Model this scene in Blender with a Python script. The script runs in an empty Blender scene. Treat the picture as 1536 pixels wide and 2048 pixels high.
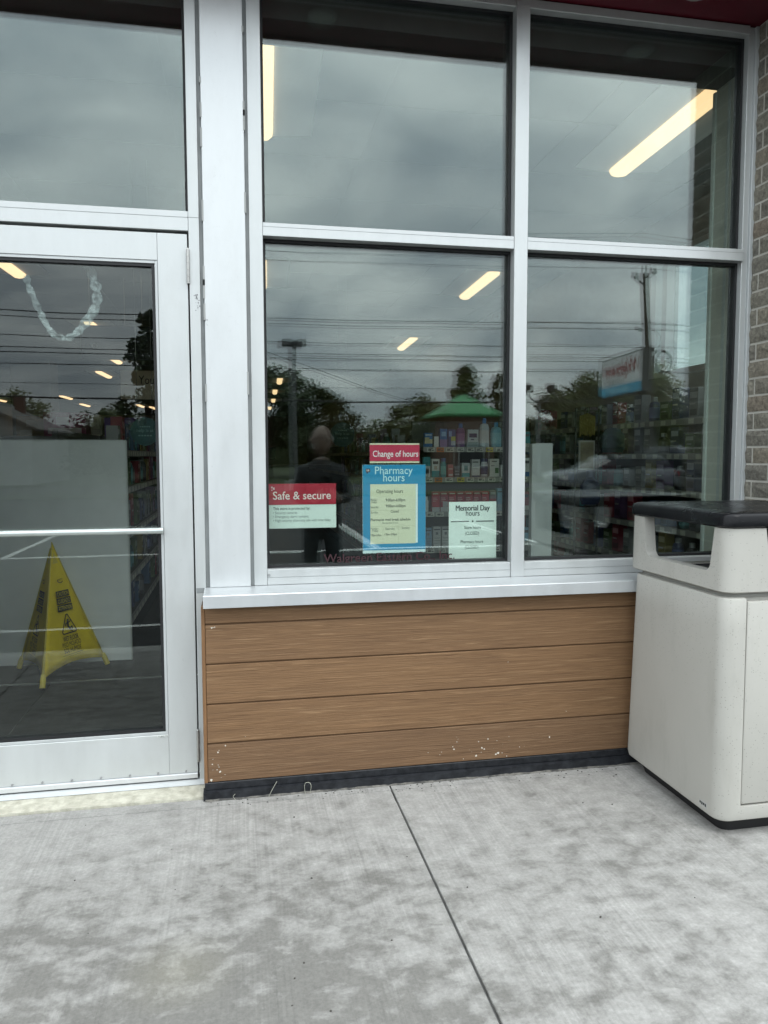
import bpy, bmesh, math, random
from mathutils import Vector, Matrix
R = math.radians
rnd = random.Random(7)
S = bpy.context.scene
COL = S.collection

# ------------------------------------------------------------------ camera
cam_d = bpy.data.cameras.new('camera'); cam = bpy.data.objects.new('camera', cam_d); COL.objects.link(cam)
yaw, pit, rol = R(11.0878), R(4.2641), R(0.1252)
fw = Vector((math.sin(yaw)*math.cos(pit), math.cos(yaw)*math.cos(pit), -math.sin(pit)))
rt = Vector((math.cos(yaw), -math.sin(yaw), 0)); dn = fw.cross(rt)
r2 = rt*math.cos(rol) + dn*math.sin(rol); d2 = -rt*math.sin(rol) + dn*math.cos(rol)
m = Matrix((r2, -d2, -fw)).transposed().to_4x4(); m.translation = (0, -3.04, 1.32)
cam.matrix_world = m
cam_d.sensor_fit = 'HORIZONTAL'; cam_d.sensor_width = 36; cam_d.lens = 1510.74/1536*36
cam_d.clip_start = .05; cam_d.clip_end = 1500
S.camera = cam

# ------------------------------------------------------------------ world: overcast sky
W = bpy.data.worlds.new('World'); S.world = W; W.use_nodes = True
nt = W.node_tree; nt.nodes.clear(); N = nt.nodes.new; Lk = nt.links.new
SUN_EL, SUN_AZ = 55, 165
wo = N('ShaderNodeOutputWorld'); bg = N('ShaderNodeBackground'); bg.inputs['Strength'].default_value = .1
sky = N('ShaderNodeTexSky'); sky.sky_type = 'NISHITA'; sky.sun_disc = False
sky.sun_elevation = R(SUN_EL); sky.sun_rotation = R(SUN_AZ)
tc = N('ShaderNodeTexCoord'); sx = N('ShaderNodeSeparateXYZ'); Lk(tc.outputs['Generated'], sx.inputs[0])
def wmath(op, a, b):
    n = N('ShaderNodeMath'); n.operation = op
    for i, v in enumerate((a, b)):
        if isinstance(v, (int, float)): n.inputs[i].default_value = v
        else: Lk(v, n.inputs[i])
    return n.outputs[0]
zz = wmath('ADD', wmath('MAXIMUM', sx.outputs[2], 0.0), .22)
cx = N('ShaderNodeCombineXYZ'); Lk(wmath('DIVIDE', sx.outputs[0], zz), cx.inputs[0]); Lk(wmath('DIVIDE', sx.outputs[1], zz), cx.inputs[1])
cn = N('ShaderNodeTexNoise'); cn.inputs['Scale'].default_value = 1.9; cn.inputs['Detail'].default_value = 8; cn.inputs['Roughness'].default_value = .52; cn.inputs['Distortion'].default_value = .5
Lk(cx.outputs[0], cn.inputs['Vector'])
cr = N('ShaderNodeValToRGB'); Lk(cn.outputs['Fac'], cr.inputs[0])
e = cr.color_ramp.elements
e[0].position = .36; e[0].color = (12.2, 13.7, 15.2, 1); e[1].position = .64; e[1].color = (25.0, 26.2, 26.6, 1)
mx = N('ShaderNodeMix'); mx.data_type = 'RGBA'; mx.inputs[0].default_value = .93
gr_ = N('ShaderNodeMix'); gr_.data_type = 'RGBA'; gr_.blend_type = 'MULTIPLY'; gr_.inputs[0].default_value = 1.   # overcast sky brightens towards the zenith
cg = N('ShaderNodeCombineXYZ'); gz = wmath('MULTIPLY_ADD', wmath('MAXIMUM', sx.outputs[2], 0.0), 1.25); gz.node.inputs[2].default_value = .74
for i in range(3): Lk(gz, cg.inputs[i])
Lk(cr.outputs[0], gr_.inputs[6]); Lk(cg.outputs[0], gr_.inputs[7])
Lk(sky.outputs[0], mx.inputs[6]); Lk(gr_.outputs[2], mx.inputs[7]); Lk(mx.outputs[2], bg.inputs['Color']); Lk(bg.outputs[0], wo.inputs[0])

sd = bpy.data.lights.new('sun', 'SUN'); sd.energy = .9; sd.angle = R(25); sd.color = (1, .97, .92)
sun = bpy.data.objects.new('sun', sd); COL.objects.link(sun)
saz = R(SUN_AZ); sdir = Vector((math.sin(saz)*math.cos(R(SUN_EL)), math.cos(saz)*math.cos(R(SUN_EL)), math.sin(R(SUN_EL))))
sun.rotation_euler = sdir.to_track_quat('Z', 'Y').to_euler(); sun.location = (3, -12, 20)

S.view_settings.view_transform = 'Standard'; S.view_settings.look = 'None'
S.view_settings.gamma = 1; S.view_settings.use_curve_mapping = False; S.view_settings.exposure = 0
S.render.engine = 'CYCLES'
cy = S.cycles; cy.use_denoising = True; cy.max_bounces = 12; cy.diffuse_bounces = 4; cy.glossy_bounces = 6
cy.transmission_bounces = 6; cy.transparent_max_bounces = 24; cy.caustics_reflective = False; cy.caustics_refractive = False
cy.sample_clamp_indirect = 6; cy.use_adaptive_sampling = True; cy.adaptive_threshold = .008

# ------------------------------------------------------------------ materials
_mc = {}
def _new(name):
    mt = bpy.data.materials.new(name); mt.use_nodes = True
    t = mt.node_tree; t.nodes.clear()
    o = t.nodes.new('ShaderNodeOutputMaterial'); b = t.nodes.new('ShaderNodeBsdfPrincipled'); t.links.new(b.outputs[0], o.inputs[0])
    return mt, t, b
def pm(c, rough=.5, metal=0., spec=.5, var=0., emis=0.):
    """plain paint / plastic with a little mottling"""
    k = (tuple(round(x, 3) for x in c), rough, metal, spec, var, emis)
    if k in _mc: return _mc[k]
    mt, t, b = _new('paint')
    b.inputs['Roughness'].default_value = rough; b.inputs['Metallic'].default_value = metal; b.inputs['Specular IOR Level'].default_value = spec
    if emis:
        b.inputs['Emission Color'].default_value = (*c, 1); b.inputs['Emission Strength'].default_value = emis
    if var:
        g = t.nodes.new('ShaderNodeTexCoord'); n = t.nodes.new('ShaderNodeTexNoise'); n.inputs['Scale'].default_value = 9; n.inputs['Detail'].default_value = 6
        t.links.new(g.outputs['Object'], n.inputs['Vector'])
        r = t.nodes.new('ShaderNodeValToRGB'); t.links.new(n.outputs['Fac'], r.inputs[0])
        r.color_ramp.elements[0].position = .3; r.color_ramp.elements[1].position = .7
        r.color_ramp.elements[0].color = (*[x*(1-var) for x in c], 1); r.color_ramp.elements[1].color = (*[min(1, x*(1+var)) for x in c], 1)
        t.links.new(r.outputs[0], b.inputs['Base Color'])
    else: b.inputs['Base Color'].default_value = (*c, 1)
    _mc[k] = mt
    return mt
def nd(t, typ, **kw):
    n = t.nodes.new(typ)
    for k, v in kw.items():
        if k in n.inputs: n.inputs[k].default_value = v
        else: setattr(n, k, v)
    return n
def ramp(t, src, *stops):
    r = t.nodes.new('ShaderNodeValToRGB'); t.links.new(src, r.inputs[0])
    el = r.color_ramp.elements
    while len(el) < len(stops): el.new(.5)
    for x, (p, c) in zip(el, stops):
        x.position = p; x.color = (c, c, c, 1) if isinstance(c, (int, float)) else (*c, 1)
    return r.outputs[0]
def mixc(t, fac, a, b, mode='MIX'):
    n = t.nodes.new('ShaderNodeMix'); n.data_type = 'RGBA'; n.blend_type = mode
    for i, v in ((0, fac), (6, a), (7, b)):
        if isinstance(v, (int, float)): n.inputs[i].default_value = v
        elif isinstance(v, tuple): n.inputs[i].default_value = (*v, 1)
        else: t.links.new(v, n.inputs[i])
    return n.outputs[2]
def mapped(t, scale, src='Object', rot=(0, 0, 0), rand=False):
    g = t.nodes.new('ShaderNodeTexCoord'); mp = t.nodes.new('ShaderNodeMapping'); mp.inputs['Scale'].default_value = scale; mp.inputs['Rotation'].default_value = rot
    t.links.new(g.outputs[src], mp.inputs[0])
    if rand:
        oi = t.nodes.new('ShaderNodeObjectInfo'); mm = t.nodes.new('ShaderNodeMath'); mm.operation = 'MULTIPLY'; mm.inputs[1].default_value = 37.
        t.links.new(oi.outputs['Random'], mm.inputs[0]); cb = t.nodes.new('ShaderNodeCombineXYZ')
        for i in range(3): t.links.new(mm.outputs[0], cb.inputs[i])
        t.links.new(cb.outputs[0], mp.inputs['Location'])
    return mp.outputs[0]
def noise(t, vec, scale, detail=5, rough=.5, dist=0.):
    n = nd(t, 'ShaderNodeTexNoise', Scale=scale, Detail=detail, Roughness=rough, Distortion=dist); t.links.new(vec, n.inputs['Vector'])
    return n.outputs['Fac']
def bump(t, b, h, strength=.3, dist=.01):
    n = nd(t, 'ShaderNodeBump', Strength=strength, Distance=dist); t.links.new(h, n.inputs['Height']); t.links.new(n.outputs[0], b.inputs['Normal'])

def mat_concrete():
    mt, t, b = _new('concrete')
    v = mapped(t, (1, 1, 1), 'Object')
    blot = noise(t, mapped(t, (1, 1.25, 1)), 10.5, 8, .64, .25)           # damp mottling
    big = noise(t, mapped(t, (.8, 1, 1)), 1.5, 3, .5, .2)                # drying fronts
    dmp = nd(t, 'ShaderNodeVectorMath', operation='DISTANCE'); mpv = mapped(t, (.62, 1., 1)); t.links.new(mpv, dmp.inputs[0]); dmp.inputs[1].default_value = (-.12, -1.28, 0)
    zone = ramp(t, dmp.outputs['Value'], (.05, .22), (.80, .0))          # trodden damp patch before the door
    mm = t.nodes.new('ShaderNodeMath'); mm.operation = 'MULTIPLY_ADD'; mm.inputs[1].default_value = .55
    t.links.new(big, mm.inputs[0]); t.links.new(blot, mm.inputs[2])
    m3 = t.nodes.new('ShaderNodeMath'); m3.operation = 'ADD'; sy = t.nodes.new('ShaderNodeSeparateXYZ'); t.links.new(v, sy.inputs[0])
    far = nd(t, 'ShaderNodeMapRange'); t.links.new(sy.outputs[1], far.inputs[0])              # the strip by the wall stays drier
    for q, val in zip((1, 2, 3, 4), (-.85, -.25, .06, -.10)): far.inputs[q].default_value = val
    m4 = t.nodes.new('ShaderNodeMath'); m4.operation = 'ADD'; t.links.new(mm.outputs[0], m4.inputs[0]); t.links.new(far.outputs[0], m4.inputs[1])
    t.links.new(m4.outputs[0], m3.inputs[0]); t.links.new(zone, m3.inputs[1])
    wet = ramp(t, m3.outputs[0], (.66, 0.), (.86, .45), (1.10, 1.))
    fine = noise(t, v, 85, 6, .75)
    broom = noise(t, mapped(t, (95, 1.1, 1)), 1.0, 4, .65, .15)
    brm = noise(t, mapped(t, (2.2, .9, 1)), 1.6, 3, .5)
    mid = noise(t, v, 17, 6, .65)
    c = mixc(t, wet, (.362, .357, .338), (.182, .178, .164))
    c = mixc(t, 1., c, ramp(t, fine, (.3, .76), (.72, 1.12)), 'MULTIPLY')
    c = mixc(t, ramp(t, brm, (.40, .15), (.68, .95)), c, mixc(t, 1., c, ramp(t, broom, (.33, .79), (.64, 1.10)), 'MULTIPLY'))
    c = mixc(t, 1., c, ramp(t, mid, (.3, .88), (.7, 1.06)), 'MULTIPLY')
    # a faint rust-yellow stain
    gd = nd(t, 'ShaderNodeVectorMath', operation='DISTANCE'); t.links.new(v, gd.inputs[0]); gd.inputs[1].default_value = (-.17, -1.12, 0)
    c = mixc(t, ramp(t, gd.outputs['Value'], (.0, .15), (.17, 0.)), c, (.30, .28, .17))
    t.links.new(c, b.inputs['Base Color']); b.inputs['Roughness'].default_value = .85; b.inputs['Specular IOR Level'].default_value = .3
    ad = t.nodes.new('ShaderNodeMath'); ad.operation = 'ADD'; t.links.new(broom, ad.inputs[0]); t.links.new(fine, ad.inputs[1])
    bump(t, b, ad.outputs[0], .35, .004)
    return mt
def mat_wood():
    mt, t, b = _new('wood_plank')
    g1 = noise(t, mapped(t, (1.1, 20, 30), rand=True), 1.6, 8, .6, 2.6)
    g2 = noise(t, mapped(t, (2.2, 60, 105), rand=True), 1.5, 4, .6, 1.5)
    g3 = noise(t, mapped(t, (1.4, 2, 5), rand=True), 1.2, 3)
    c = mixc(t, ramp(t, g1, (.30, 0.), (.68, 1.)), (.120, .067, .033), (.196, .112, .056))
    c = mixc(t, ramp(t, g3, (.3, 0.), (.75, .45)), c, (.20, .117, .058))
    c = mixc(t, ramp(t, g2, (.56, 0.), (.74, .6)), c, (.36, .235, .13))
    c = mixc(t, ramp(t, g2, (.26, .75), (.40, 0.)), c, (.075, .038, .017))
    oi = t.nodes.new('ShaderNodeObjectInfo'); c = mixc(t, 1., c, ramp(t, oi.outputs['Random'], (0., (.90, .90, .93)), (1., (1.10, 1.08, 1.04))), 'MULTIPLY')
    t.links.new(c, b.inputs['Base Color']); b.inputs['Roughness'].default_value = .62; b.inputs['Specular IOR Level'].default_value = .35
    ad = t.nodes.new('ShaderNodeMath'); ad.operation = 'ADD'; t.links.new(g1, ad.inputs[0]); t.links.new(g2, ad.inputs[1])
    bump(t, b, ad.outputs[0], .55, .004)
    return mt
def mat_alu(c=(.555, .58, .576), rough=.36, metal=.35):
    mt, t, b = _new('anodised_aluminium')
    n = noise(t, mapped(t, (6, 6, 1.2)), 2.2, 6, .6)
    n2 = noise(t, mapped(t, (1, 1, 1)), 45, 4, .7)
    cc = mixc(t, ramp(t, n, (.3, 0.), (.72, 1.)), tuple(x*.95 for x in c), tuple(min(1, x*1.03) for x in c))
    cc = mixc(t, ramp(t, n2, (.64, 0.), (.8, .3)), cc, tuple(x*.55 for x in c))
    n3 = noise(t, mapped(t, (3, 3, 2)), 1.8, 7, .75); cc = mixc(t, ramp(t, n3, (.50, 0.), (.78, .20)), cc, (.40, .40, .37))
    t.links.new(cc, b.inputs['Base Color']); b.inputs['Metallic'].default_value = metal
    t.links.new(ramp(t, n, (.3, rough-.05), (.7, rough+.1)), b.inputs['Roughness'])
    bump(t, b, n, .04, .01)
    return mt
def mat_brick():
    mt, t, b = _new('split_face_brick')
    oi = t.nodes.new('ShaderNodeObjectInfo')
    base = ramp(t, oi.outputs['Random'], (0., (.215, .205, .17)), (.35, (.26, .245, .20)), (.55, (.20, .192, .165)), (.8, (.285, .26, .205)), (1., (.245, .21, .165)))
    n = noise(t, mapped(t, (1, 1, 1), rand=True), 55, 7, .72); n2 = noise(t, mapped(t, (1, 1, 1), rand=True), 170, 3, .7)
    c = mixc(t, 1., base, ramp(t, n, (.3, .55), (.7, 1.45)), 'MULTIPLY')
    c = mixc(t, ramp(t, n2, (.62, 0.), (.75, .55)), c, (.42, .40, .36))
    t.links.new(c, b.inputs['Base Color']); b.inputs['Roughness'].default_value = .95; b.inputs['Specular IOR Level'].default_value = .15
    bump(t, b, n, .9, .012)
    return mt
def mat_mortar():
    mt, t, b = _new('mortar')
    n = noise(t, mapped(t, (1, 1, 1)), 90, 5, .7)
    t.links.new(mixc(t, n, (.44, .43, .38), (.60, .585, .52)), b.inputs['Base Color']); b.inputs['Roughness'].default_value = .95
    bump(t, b, n, .5, .004)
    return mt
def mat_bin():
    mt, t, b = _new('speckled_polyethylene')
    v = mapped(t, (1, 1, 1))
    vo = nd(t, 'ShaderNodeTexVoronoi', Scale=120.); t.links.new(v, vo.inputs['Vector'])
    sp = ramp(t, vo.outputs['Distance'], (.13, 1.), (.24, 0.))
    pick = ramp(t, nd_rand(t, vo), (.66, 0.), (.68, 1.))
    f = t.nodes.new('ShaderNodeMath'); f.operation = 'MULTIPLY'; t.links.new(sp, f.inputs[0]); t.links.new(pick, f.inputs[1])
    n = noise(t, v, 4, 6, .6)
    c = mixc(t, n, (.405, .398, .362), (.46, .452, .412))
    c = mixc(t, f.outputs[0], c, (.245, .235, .21))
    grime = noise(t, mapped(t, (5, 5, 1.4)), 2.4, 6, .7); c = mixc(t, ramp(t, grime, (.52, 0.), (.80, .40)), c, (.30, .29, .255))
    n3 = noise(t, mapped(t, (14, 14, 60)), 2.3, 4, .7)
    c = mixc(t, ramp(t, n3, (.70, 0.), (.78, .35)), c, (.25, .245, .23))
    t.links.new(c, b.inputs['Base Color']); b.inputs['Roughness'].default_value = .5; b.inputs['Specular IOR Level'].default_value = .4
    bump(t, b, noise(t, v, 260, 3, .6), .08, .003)
    return mt
def nd_rand(t, vo):
    s = t.nodes.new('ShaderNodeSeparateColor'); t.links.new(vo.outputs['Color'], s.inputs[0])
    return s.outputs[0]
def mat_lid():
    mt, t, b = _new('black_lid')
    v = mapped(t, (1, 1, 1)); n = noise(t, v, 8, 5)
    sc = noise(t, mapped(t, (40, 40, 160)), 1., 4, .75)
    c = mixc(t, ramp(t, sc, (.68, 0.), (.74, .8)), (.005, .0053, .0065), (.25, .25, .25))
    t.links.new(c, b.inputs['Base Color'])
    t.links.new(ramp(t, n, (.3, .20), (.7, .36)), b.inputs['Roughness']); b.inputs['Specular IOR Level'].default_value = .2
    bump(t, b, noise(t, v, 60, 4), .08, .004)
    return mt
def mat_glass(tint=(.952, .979, .967), seed=0., refl=.047):
    """window glass: transparent with a mirror reflection that grows towards grazing angles"""
    mt = bpy.data.materials.new('window_glass'); mt.use_nodes = True; t = mt.node_tree; t.nodes.clear()
    o = t.nodes.new('ShaderNodeOutputMaterial'); tr = nd(t, 'ShaderNodeBsdfTransparent', Color=(*tint, 1)); gl = nd(t, 'ShaderNodeBsdfGlossy', Color=(.94, 1., .99, 1), Roughness=0.)
    lw = nd(t, 'ShaderNodeLayerWeight', Blend=.5)
    p = t.nodes.new('ShaderNodeMath'); p.operation = 'POWER'; p.inputs[1].default_value = 5.; t.links.new(lw.outputs['Facing'], p.inputs[0])
    q = t.nodes.new('ShaderNodeMath'); q.operation = 'MULTIPLY_ADD'; q.inputs[1].default_value = .9; q.inputs[2].default_value = refl; t.links.new(p.outputs[0], q.inputs[0])
    mp = mapped(t, (1, 1, 1)); n = noise(t, mp, 1.7 + seed, 1, .4)
    bp = nd(t, 'ShaderNodeBump', Strength=1., Distance=.0004); t.links.new(n, bp.inputs['Height']); t.links.new(bp.outputs[0], gl.inputs['Normal'])
    mxs = t.nodes.new('ShaderNodeMixShader'); t.links.new(q.outputs[0], mxs.inputs[0]); t.links.new(tr.outputs[0], mxs.inputs[1]); t.links.new(gl.outputs[0], mxs.inputs[2]); t.links.new(mxs.outputs[0], o.inputs[0])
    return mt
def mat_plastic_film():
    mt = bpy.data.materials.new('clear_film'); mt.use_nodes = True; t = mt.node_tree; t.nodes.clear()
    o = t.nodes.new('ShaderNodeOutputMaterial'); tr = nd(t, 'ShaderNodeBsdfTransparent', Color=(.86, .93, .92, 1))
    b = nd(t, 'ShaderNodeBsdfPrincipled', Roughness=.22); b.inputs['Base Color'].default_value = (.50, .55, .55, 1)
    n = noise(t, mapped(t, (1, 1, 1)), 30, 4, .7)
    mxs = t.nodes.new('ShaderNodeMixShader'); t.links.new(ramp(t, n, (.42, .06), (.75, .55)), mxs.inputs[0]); t.links.new(tr.outputs[0], mxs.inputs[1]); t.links.new(b.outputs[0], mxs.inputs[2]); t.links.new(mxs.outputs[0], o.inputs[0])
    return mt
def mat_noise2(name, a, b_, scale, rough=.9, bstr=.3, bdist=.01, map_scale=(1, 1, 1), lo=.35, hi=.65):
    mt, t, b = _new(name)
    n = noise(t, mapped(t, map_scale), scale, 7, .65)
    t.links.new(mixc(t, ramp(t, n, (lo, 0.), (hi, 1.)), a, b_), b.inputs['Base Color']); b.inputs['Roughness'].default_value = rough; b.inputs['Specular IOR Level'].default_value = .3
    if bstr: bump(t, b, n, bstr, bdist)
    return mt
def mat_leaf(a, b_):
    mt, t, b = _new('foliage')
    n = noise(t, mapped(t, (1, 1, 1)), 1.1, 4, .6)
    t.links.new(mixc(t, ramp(t, n, (.35, 0.), (.68, 1.)), a, b_), b.inputs['Base Color']); b.inputs['Roughness'].default_value = .7
    return mt

ALU = mat_alu(); ALU2 = mat_alu((.51, .535, .535), .42, .3); ALUD = mat_alu((.30, .31, .31), .5, .2)
GASKET = pm((.008, .009, .010), .55); CHAN = pm((.20, .215, .215), .6, var=.15)
CONC = mat_concrete(); WOOD = mat_wood(); BRICK = mat_brick(); MORTAR = mat_mortar(); BIN = mat_bin(); LID = mat_lid()
GL1 = mat_glass(); GL2 = mat_glass(seed=.7); FILM = mat_plastic_film()
GLD = mat_glass(seed=.3, refl=.040)
STEEL = pm((.42, .42, .40), .35, .8, var=.3); DARK = pm((.015, .016, .018), .5)
BASEM = mat_noise2('black_base_paint', (.007, .008, .010), (.022, .024, .028), 30, .45, .25, .006)
CREAM = mat_noise2('cream_mortar', (.40, .385, .31), (.60, .585, .49), 26, .95, .6, .01)
CAULK = mat_noise2('caulk', (.05, .05, .048), (.19, .18, .16), 22, .9, .6, .02)
WHITE = pm((.72, .73, .72), .45); WHITED = pm((.72, .74, .73), .35, var=.04)
PAPER = pm((.78, .83, .78), .7); PAPERC = pm((.72, .69, .50), .75); REDP = pm((.42, .012, .035), .45); REDP2 = pm((.55, .03, .085), .45); BLUEP = pm((.012, .25, .47), .45)
INK = pm((.02, .025, .025), .6); INKG = pm((.13, .15, .14), .6); INKW = pm((.85, .80, .78), .6); INKLB = pm((.55, .78, .82), .6)

# ------------------------------------------------------------------ geometry helpers
class MB:
    def __init__(s): s.v = []; s.f = []; s.m = []
    def add(s, vs, fs, mi=0):
        o = len(s.v); s.v += [tuple(v) for v in vs]; s.f += [tuple(o+i for i in f) for f in fs]; s.m += [mi]*len(fs); return s
    def box(s, x0, x1, y0, y1, z0, z1, mi=0):
        return s.add([(x0,y0,z0),(x1,y0,z0),(x1,y1,z0),(x0,y1,z0),(x0,y0,z1),(x1,y0,z1),(x1,y1,z1),(x0,y1,z1)],
                     [(0,3,2,1),(4,5,6,7),(0,1,5,4),(1,2,6,5),(2,3,7,6),(3,0,4,7)], mi)
    def quad(s, pts, mi=0): return s.add(pts, [tuple(range(len(pts)))], mi)
    def ring(s, rings, mi=0, cap=True, closed=True):
        n = len(rings[0]); vs = [p for r in rings for p in r]; fs = []
        for k in range(len(rings)-1):
            for i in range(n if closed else n-1):
                j = (i+1) % n; fs.append((k*n+i, k*n+j, (k+1)*n+j, (k+1)*n+i))
        if cap: fs += [tuple(range(n))[::-1], tuple((len(rings)-1)*n+i for i in range(n))]
        return s.add(vs, fs, mi)
    def tube(s, pts, r, n=8, mi=0, cap=True):
        pts = [Vector(p) for p in pts]; rs = r if isinstance(r, (list, tuple)) else [r]*len(pts); rings = []
        for i, p in enumerate(pts):
            d = (pts[min(i+1, len(pts)-1)] - pts[max(i-1, 0)]).normalized()
            a = d.cross(Vector((0, 0, 1)) if abs(d.z) < .95 else Vector((1, 0, 0))).normalized(); b = d.cross(a)
            rings.append([p + (a*math.cos(2*math.pi*k/n) + b*math.sin(2*math.pi*k/n))*rs[i] for k in range(n)])
        return s.ring(rings, mi, cap)
    def prism(s, poly, vec, mi=0):
        v = Vector(vec); return s.ring([[Vector(p) for p in poly], [Vector(p)+v for p in poly]], mi)
    def build(s, name, mats, parent=None, bevel=0., seg=2, smooth=None, recalc=True):
        off = Vector(parent['_o']) if parent is not None else Vector((0, 0, 0))
        me = bpy.data.meshes.new(name); me.from_pydata([Vector(v)-off for v in s.v], [], s.f)
        me.polygons.foreach_set('material_index', s.m)
        bm = bmesh.new(); bm.from_mesh(me)
        if recalc: bmesh.ops.recalc_face_normals(bm, faces=bm.faces)
        if bevel:
            ed = [q for q in bm.edges if len(q.link_faces) == 2 and q.calc_face_angle(0) > .5]
            bmesh.ops.bevel(bm, geom=ed, offset=bevel, segments=seg, profile=.5, affect='EDGES', clamp_overlap=True)
        bm.to_mesh(me); bm.free()
        for mt in (mats if isinstance(mats, (list, tuple)) else [mats]): me.materials.append(mt)
        if smooth is not None:
            me.shade_smooth(); me.set_sharp_from_angle(angle=R(smooth))
        return link(name, me, parent)
def link(name, me, parent=None):
    o = bpy.data.objects.new(name, me); COL.objects.link(o)
    if parent is not None:
        o.parent = parent; o['_o'] = parent['_o']
    else: o['_o'] = (0., 0., 0.)
    return o
def thing(name, label, cat, loc=(0, 0, 0), group=None):
    o = bpy.data.objects.new(name, None); COL.objects.link(o); o.location = loc; o['_o'] = tuple(float(x) for x in loc)
    o.empty_display_size = .1
    return tag(o, label, cat, group)
def tag(o, label, cat, group=None):
    o['label'] = label; o['category'] = cat
    if group: o['group'] = group
    return o
def struct(o, kind='structure'): o['kind'] = kind; return o
def copy_tree(o, loc, label, group=None, rotz=None, scale=None):
    c = o.copy(); COL.objects.link(c); c.location = loc; c['label'] = label
    if group: c['group'] = group
    if rotz is not None: c.rotation_euler.z = rotz
    if scale is not None: c.scale = scale
    for ch in o.children:
        d = ch.copy(); COL.objects.link(d); d.parent = c
        for g in ch.children:
            h = g.copy(); COL.objects.link(h); h.parent = d
    return c
DG = None
def text_geo(body, size, width=None, bold=0., align='LEFT', shear=0., spacing=1.):
    """flat lettering as a list of verts (2D) and faces, origin at baseline left/centre"""
    cu = bpy.data.curves.new('t', 'FONT'); cu.body = body; cu.size = size; cu.offset = bold*size; cu.shear = shear; cu.resolution_u = 3; cu.space_character = spacing
    ob = bpy.data.objects.new('t', cu); COL.objects.link(ob)
    dg = bpy.context.evaluated_depsgraph_get(); me = bpy.data.meshes.new_from_object(ob.evaluated_get(dg))
    vs = [(v.co.x, v.co.y) for v in me.vertices]; fs = [tuple(p.vertices) for p in me.polygons]
    bpy.data.objects.remove(ob); bpy.data.curves.remove(cu); bpy.data.meshes.remove(me)
    if not vs: return [], []
    x0 = min(v[0] for v in vs); x1 = max(v[0] for v in vs); w = x1-x0; k = width/w if width else 1
    sh = {'LEFT': 0, 'CENTER': -w*k/2, 'RIGHT': -w*k}[align]
    return [((x-x0)*k+sh, y) for x, y in vs], fs
def put_text(mb, body, size, o, u=(1, 0, 0), v=(0, 0, 1), n=(0, -1, 0), lift=.0006, mi=0, **kw):
    vs, fs = text_geo(body, size, **kw); o = Vector(o); u = Vector(u); v = Vector(v); n = Vector(n)
    mb.add([o+u*a+v*b+n*lift for a, b in vs], fs, mi); return mb

# ================================================================== SETTING: ground
slabs = struct(MB().box(-9, 9, -2.3, -.28, -.3, -.012).build('pavement', pm((.12, .12, .115), .9)))
xs = [-5.1, -3.2, -1.3, .586, 2.47, 4.36]
def slab(x0, x1, y0, y1):
    b = MB().box(x0+.0035, x1-.0035, y0, y1, -.09, 0.).build('slab', CONC, slabs, bevel=.004, seg=2)
for i in range(len(xs)-1): slab(xs[i], xs[i+1], -2.16, -.2)
# the part of each slab that runs under the base of the wall
for i in range(len(xs)-1):
    if xs[i] < .5: continue
    MB().box(xs[i]+.0035, xs[i+1]-.0035, -.1999, -.05, -.09, 0.).build('slab', CONC, slabs)
MB().box(-1.3+.0035, -.139, -.1999, -.138, -.09, 0.).build('slab', CONC, slabs)
MB().box(-.1385, .5825, -.1999, -.05, -.09, 0.).build('slab', CONC, slabs)
kerb = struct(MB().box(-9, 9, -2.32, -2.163, -.4, 0.).build('kerb', mat_noise2('kerb_concrete', (.33, .33, .31), (.48, .48, .46), 9), bevel=.015))
lot = struct(MB().box(-60, 60, -24, -2.322, -.5, -.15).build('car_park', mat_noise2('asphalt', (.020, .021, .022), (.040, .041, .042), 40, .85, .3, .01)))
lines = MB()
for k in range(-7, 9): lines.add([(k*2.75-.6, -13.5, -.145), (k*2.75-.5, -13.5, -.145), (k*2.75-.5, -8.6, -.145), (k*2.75-.6, -8.6, -.145)], [(0, 1, 2, 3)])
lines.add([(-20, -8.6, -.145), (24, -8.6, -.145), (24, -8.45, -.145), (-20, -8.45, -.145)], [(0, 1, 2, 3)])
lines.add([(-20, -3.7, -.145), (24, -3.7, -.145), (24, -3.62, -.145), (-20, -3.62, -.145)], [(0, 1, 2, 3)])
struct(lines.build('parking_lines', pm((.72, .73, .70), .7, var=.15)))
struct(MB().box(-200, 200, -27.4, -24.002, -.5, -.10).build('verge', mat_noise2('grass_verge', (.022, .034, .012), (.042, .058, .02), 3, .9, .5, .05)))
struct(MB().box(-200, 200, -36, -27.402, -.5, -.16).build('road', mat_noise2('road_asphalt', (.028, .028, .03), (.045, .045, .047), 12, .85, .2, .01)))
struct(MB().box(-400, 400, -420, -36.002, -.5, -.12).build('ground', mat_noise2('far_grass', (.022, .034, .012), (.048, .06, .022), .6, .95, .4, .05)))
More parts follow.
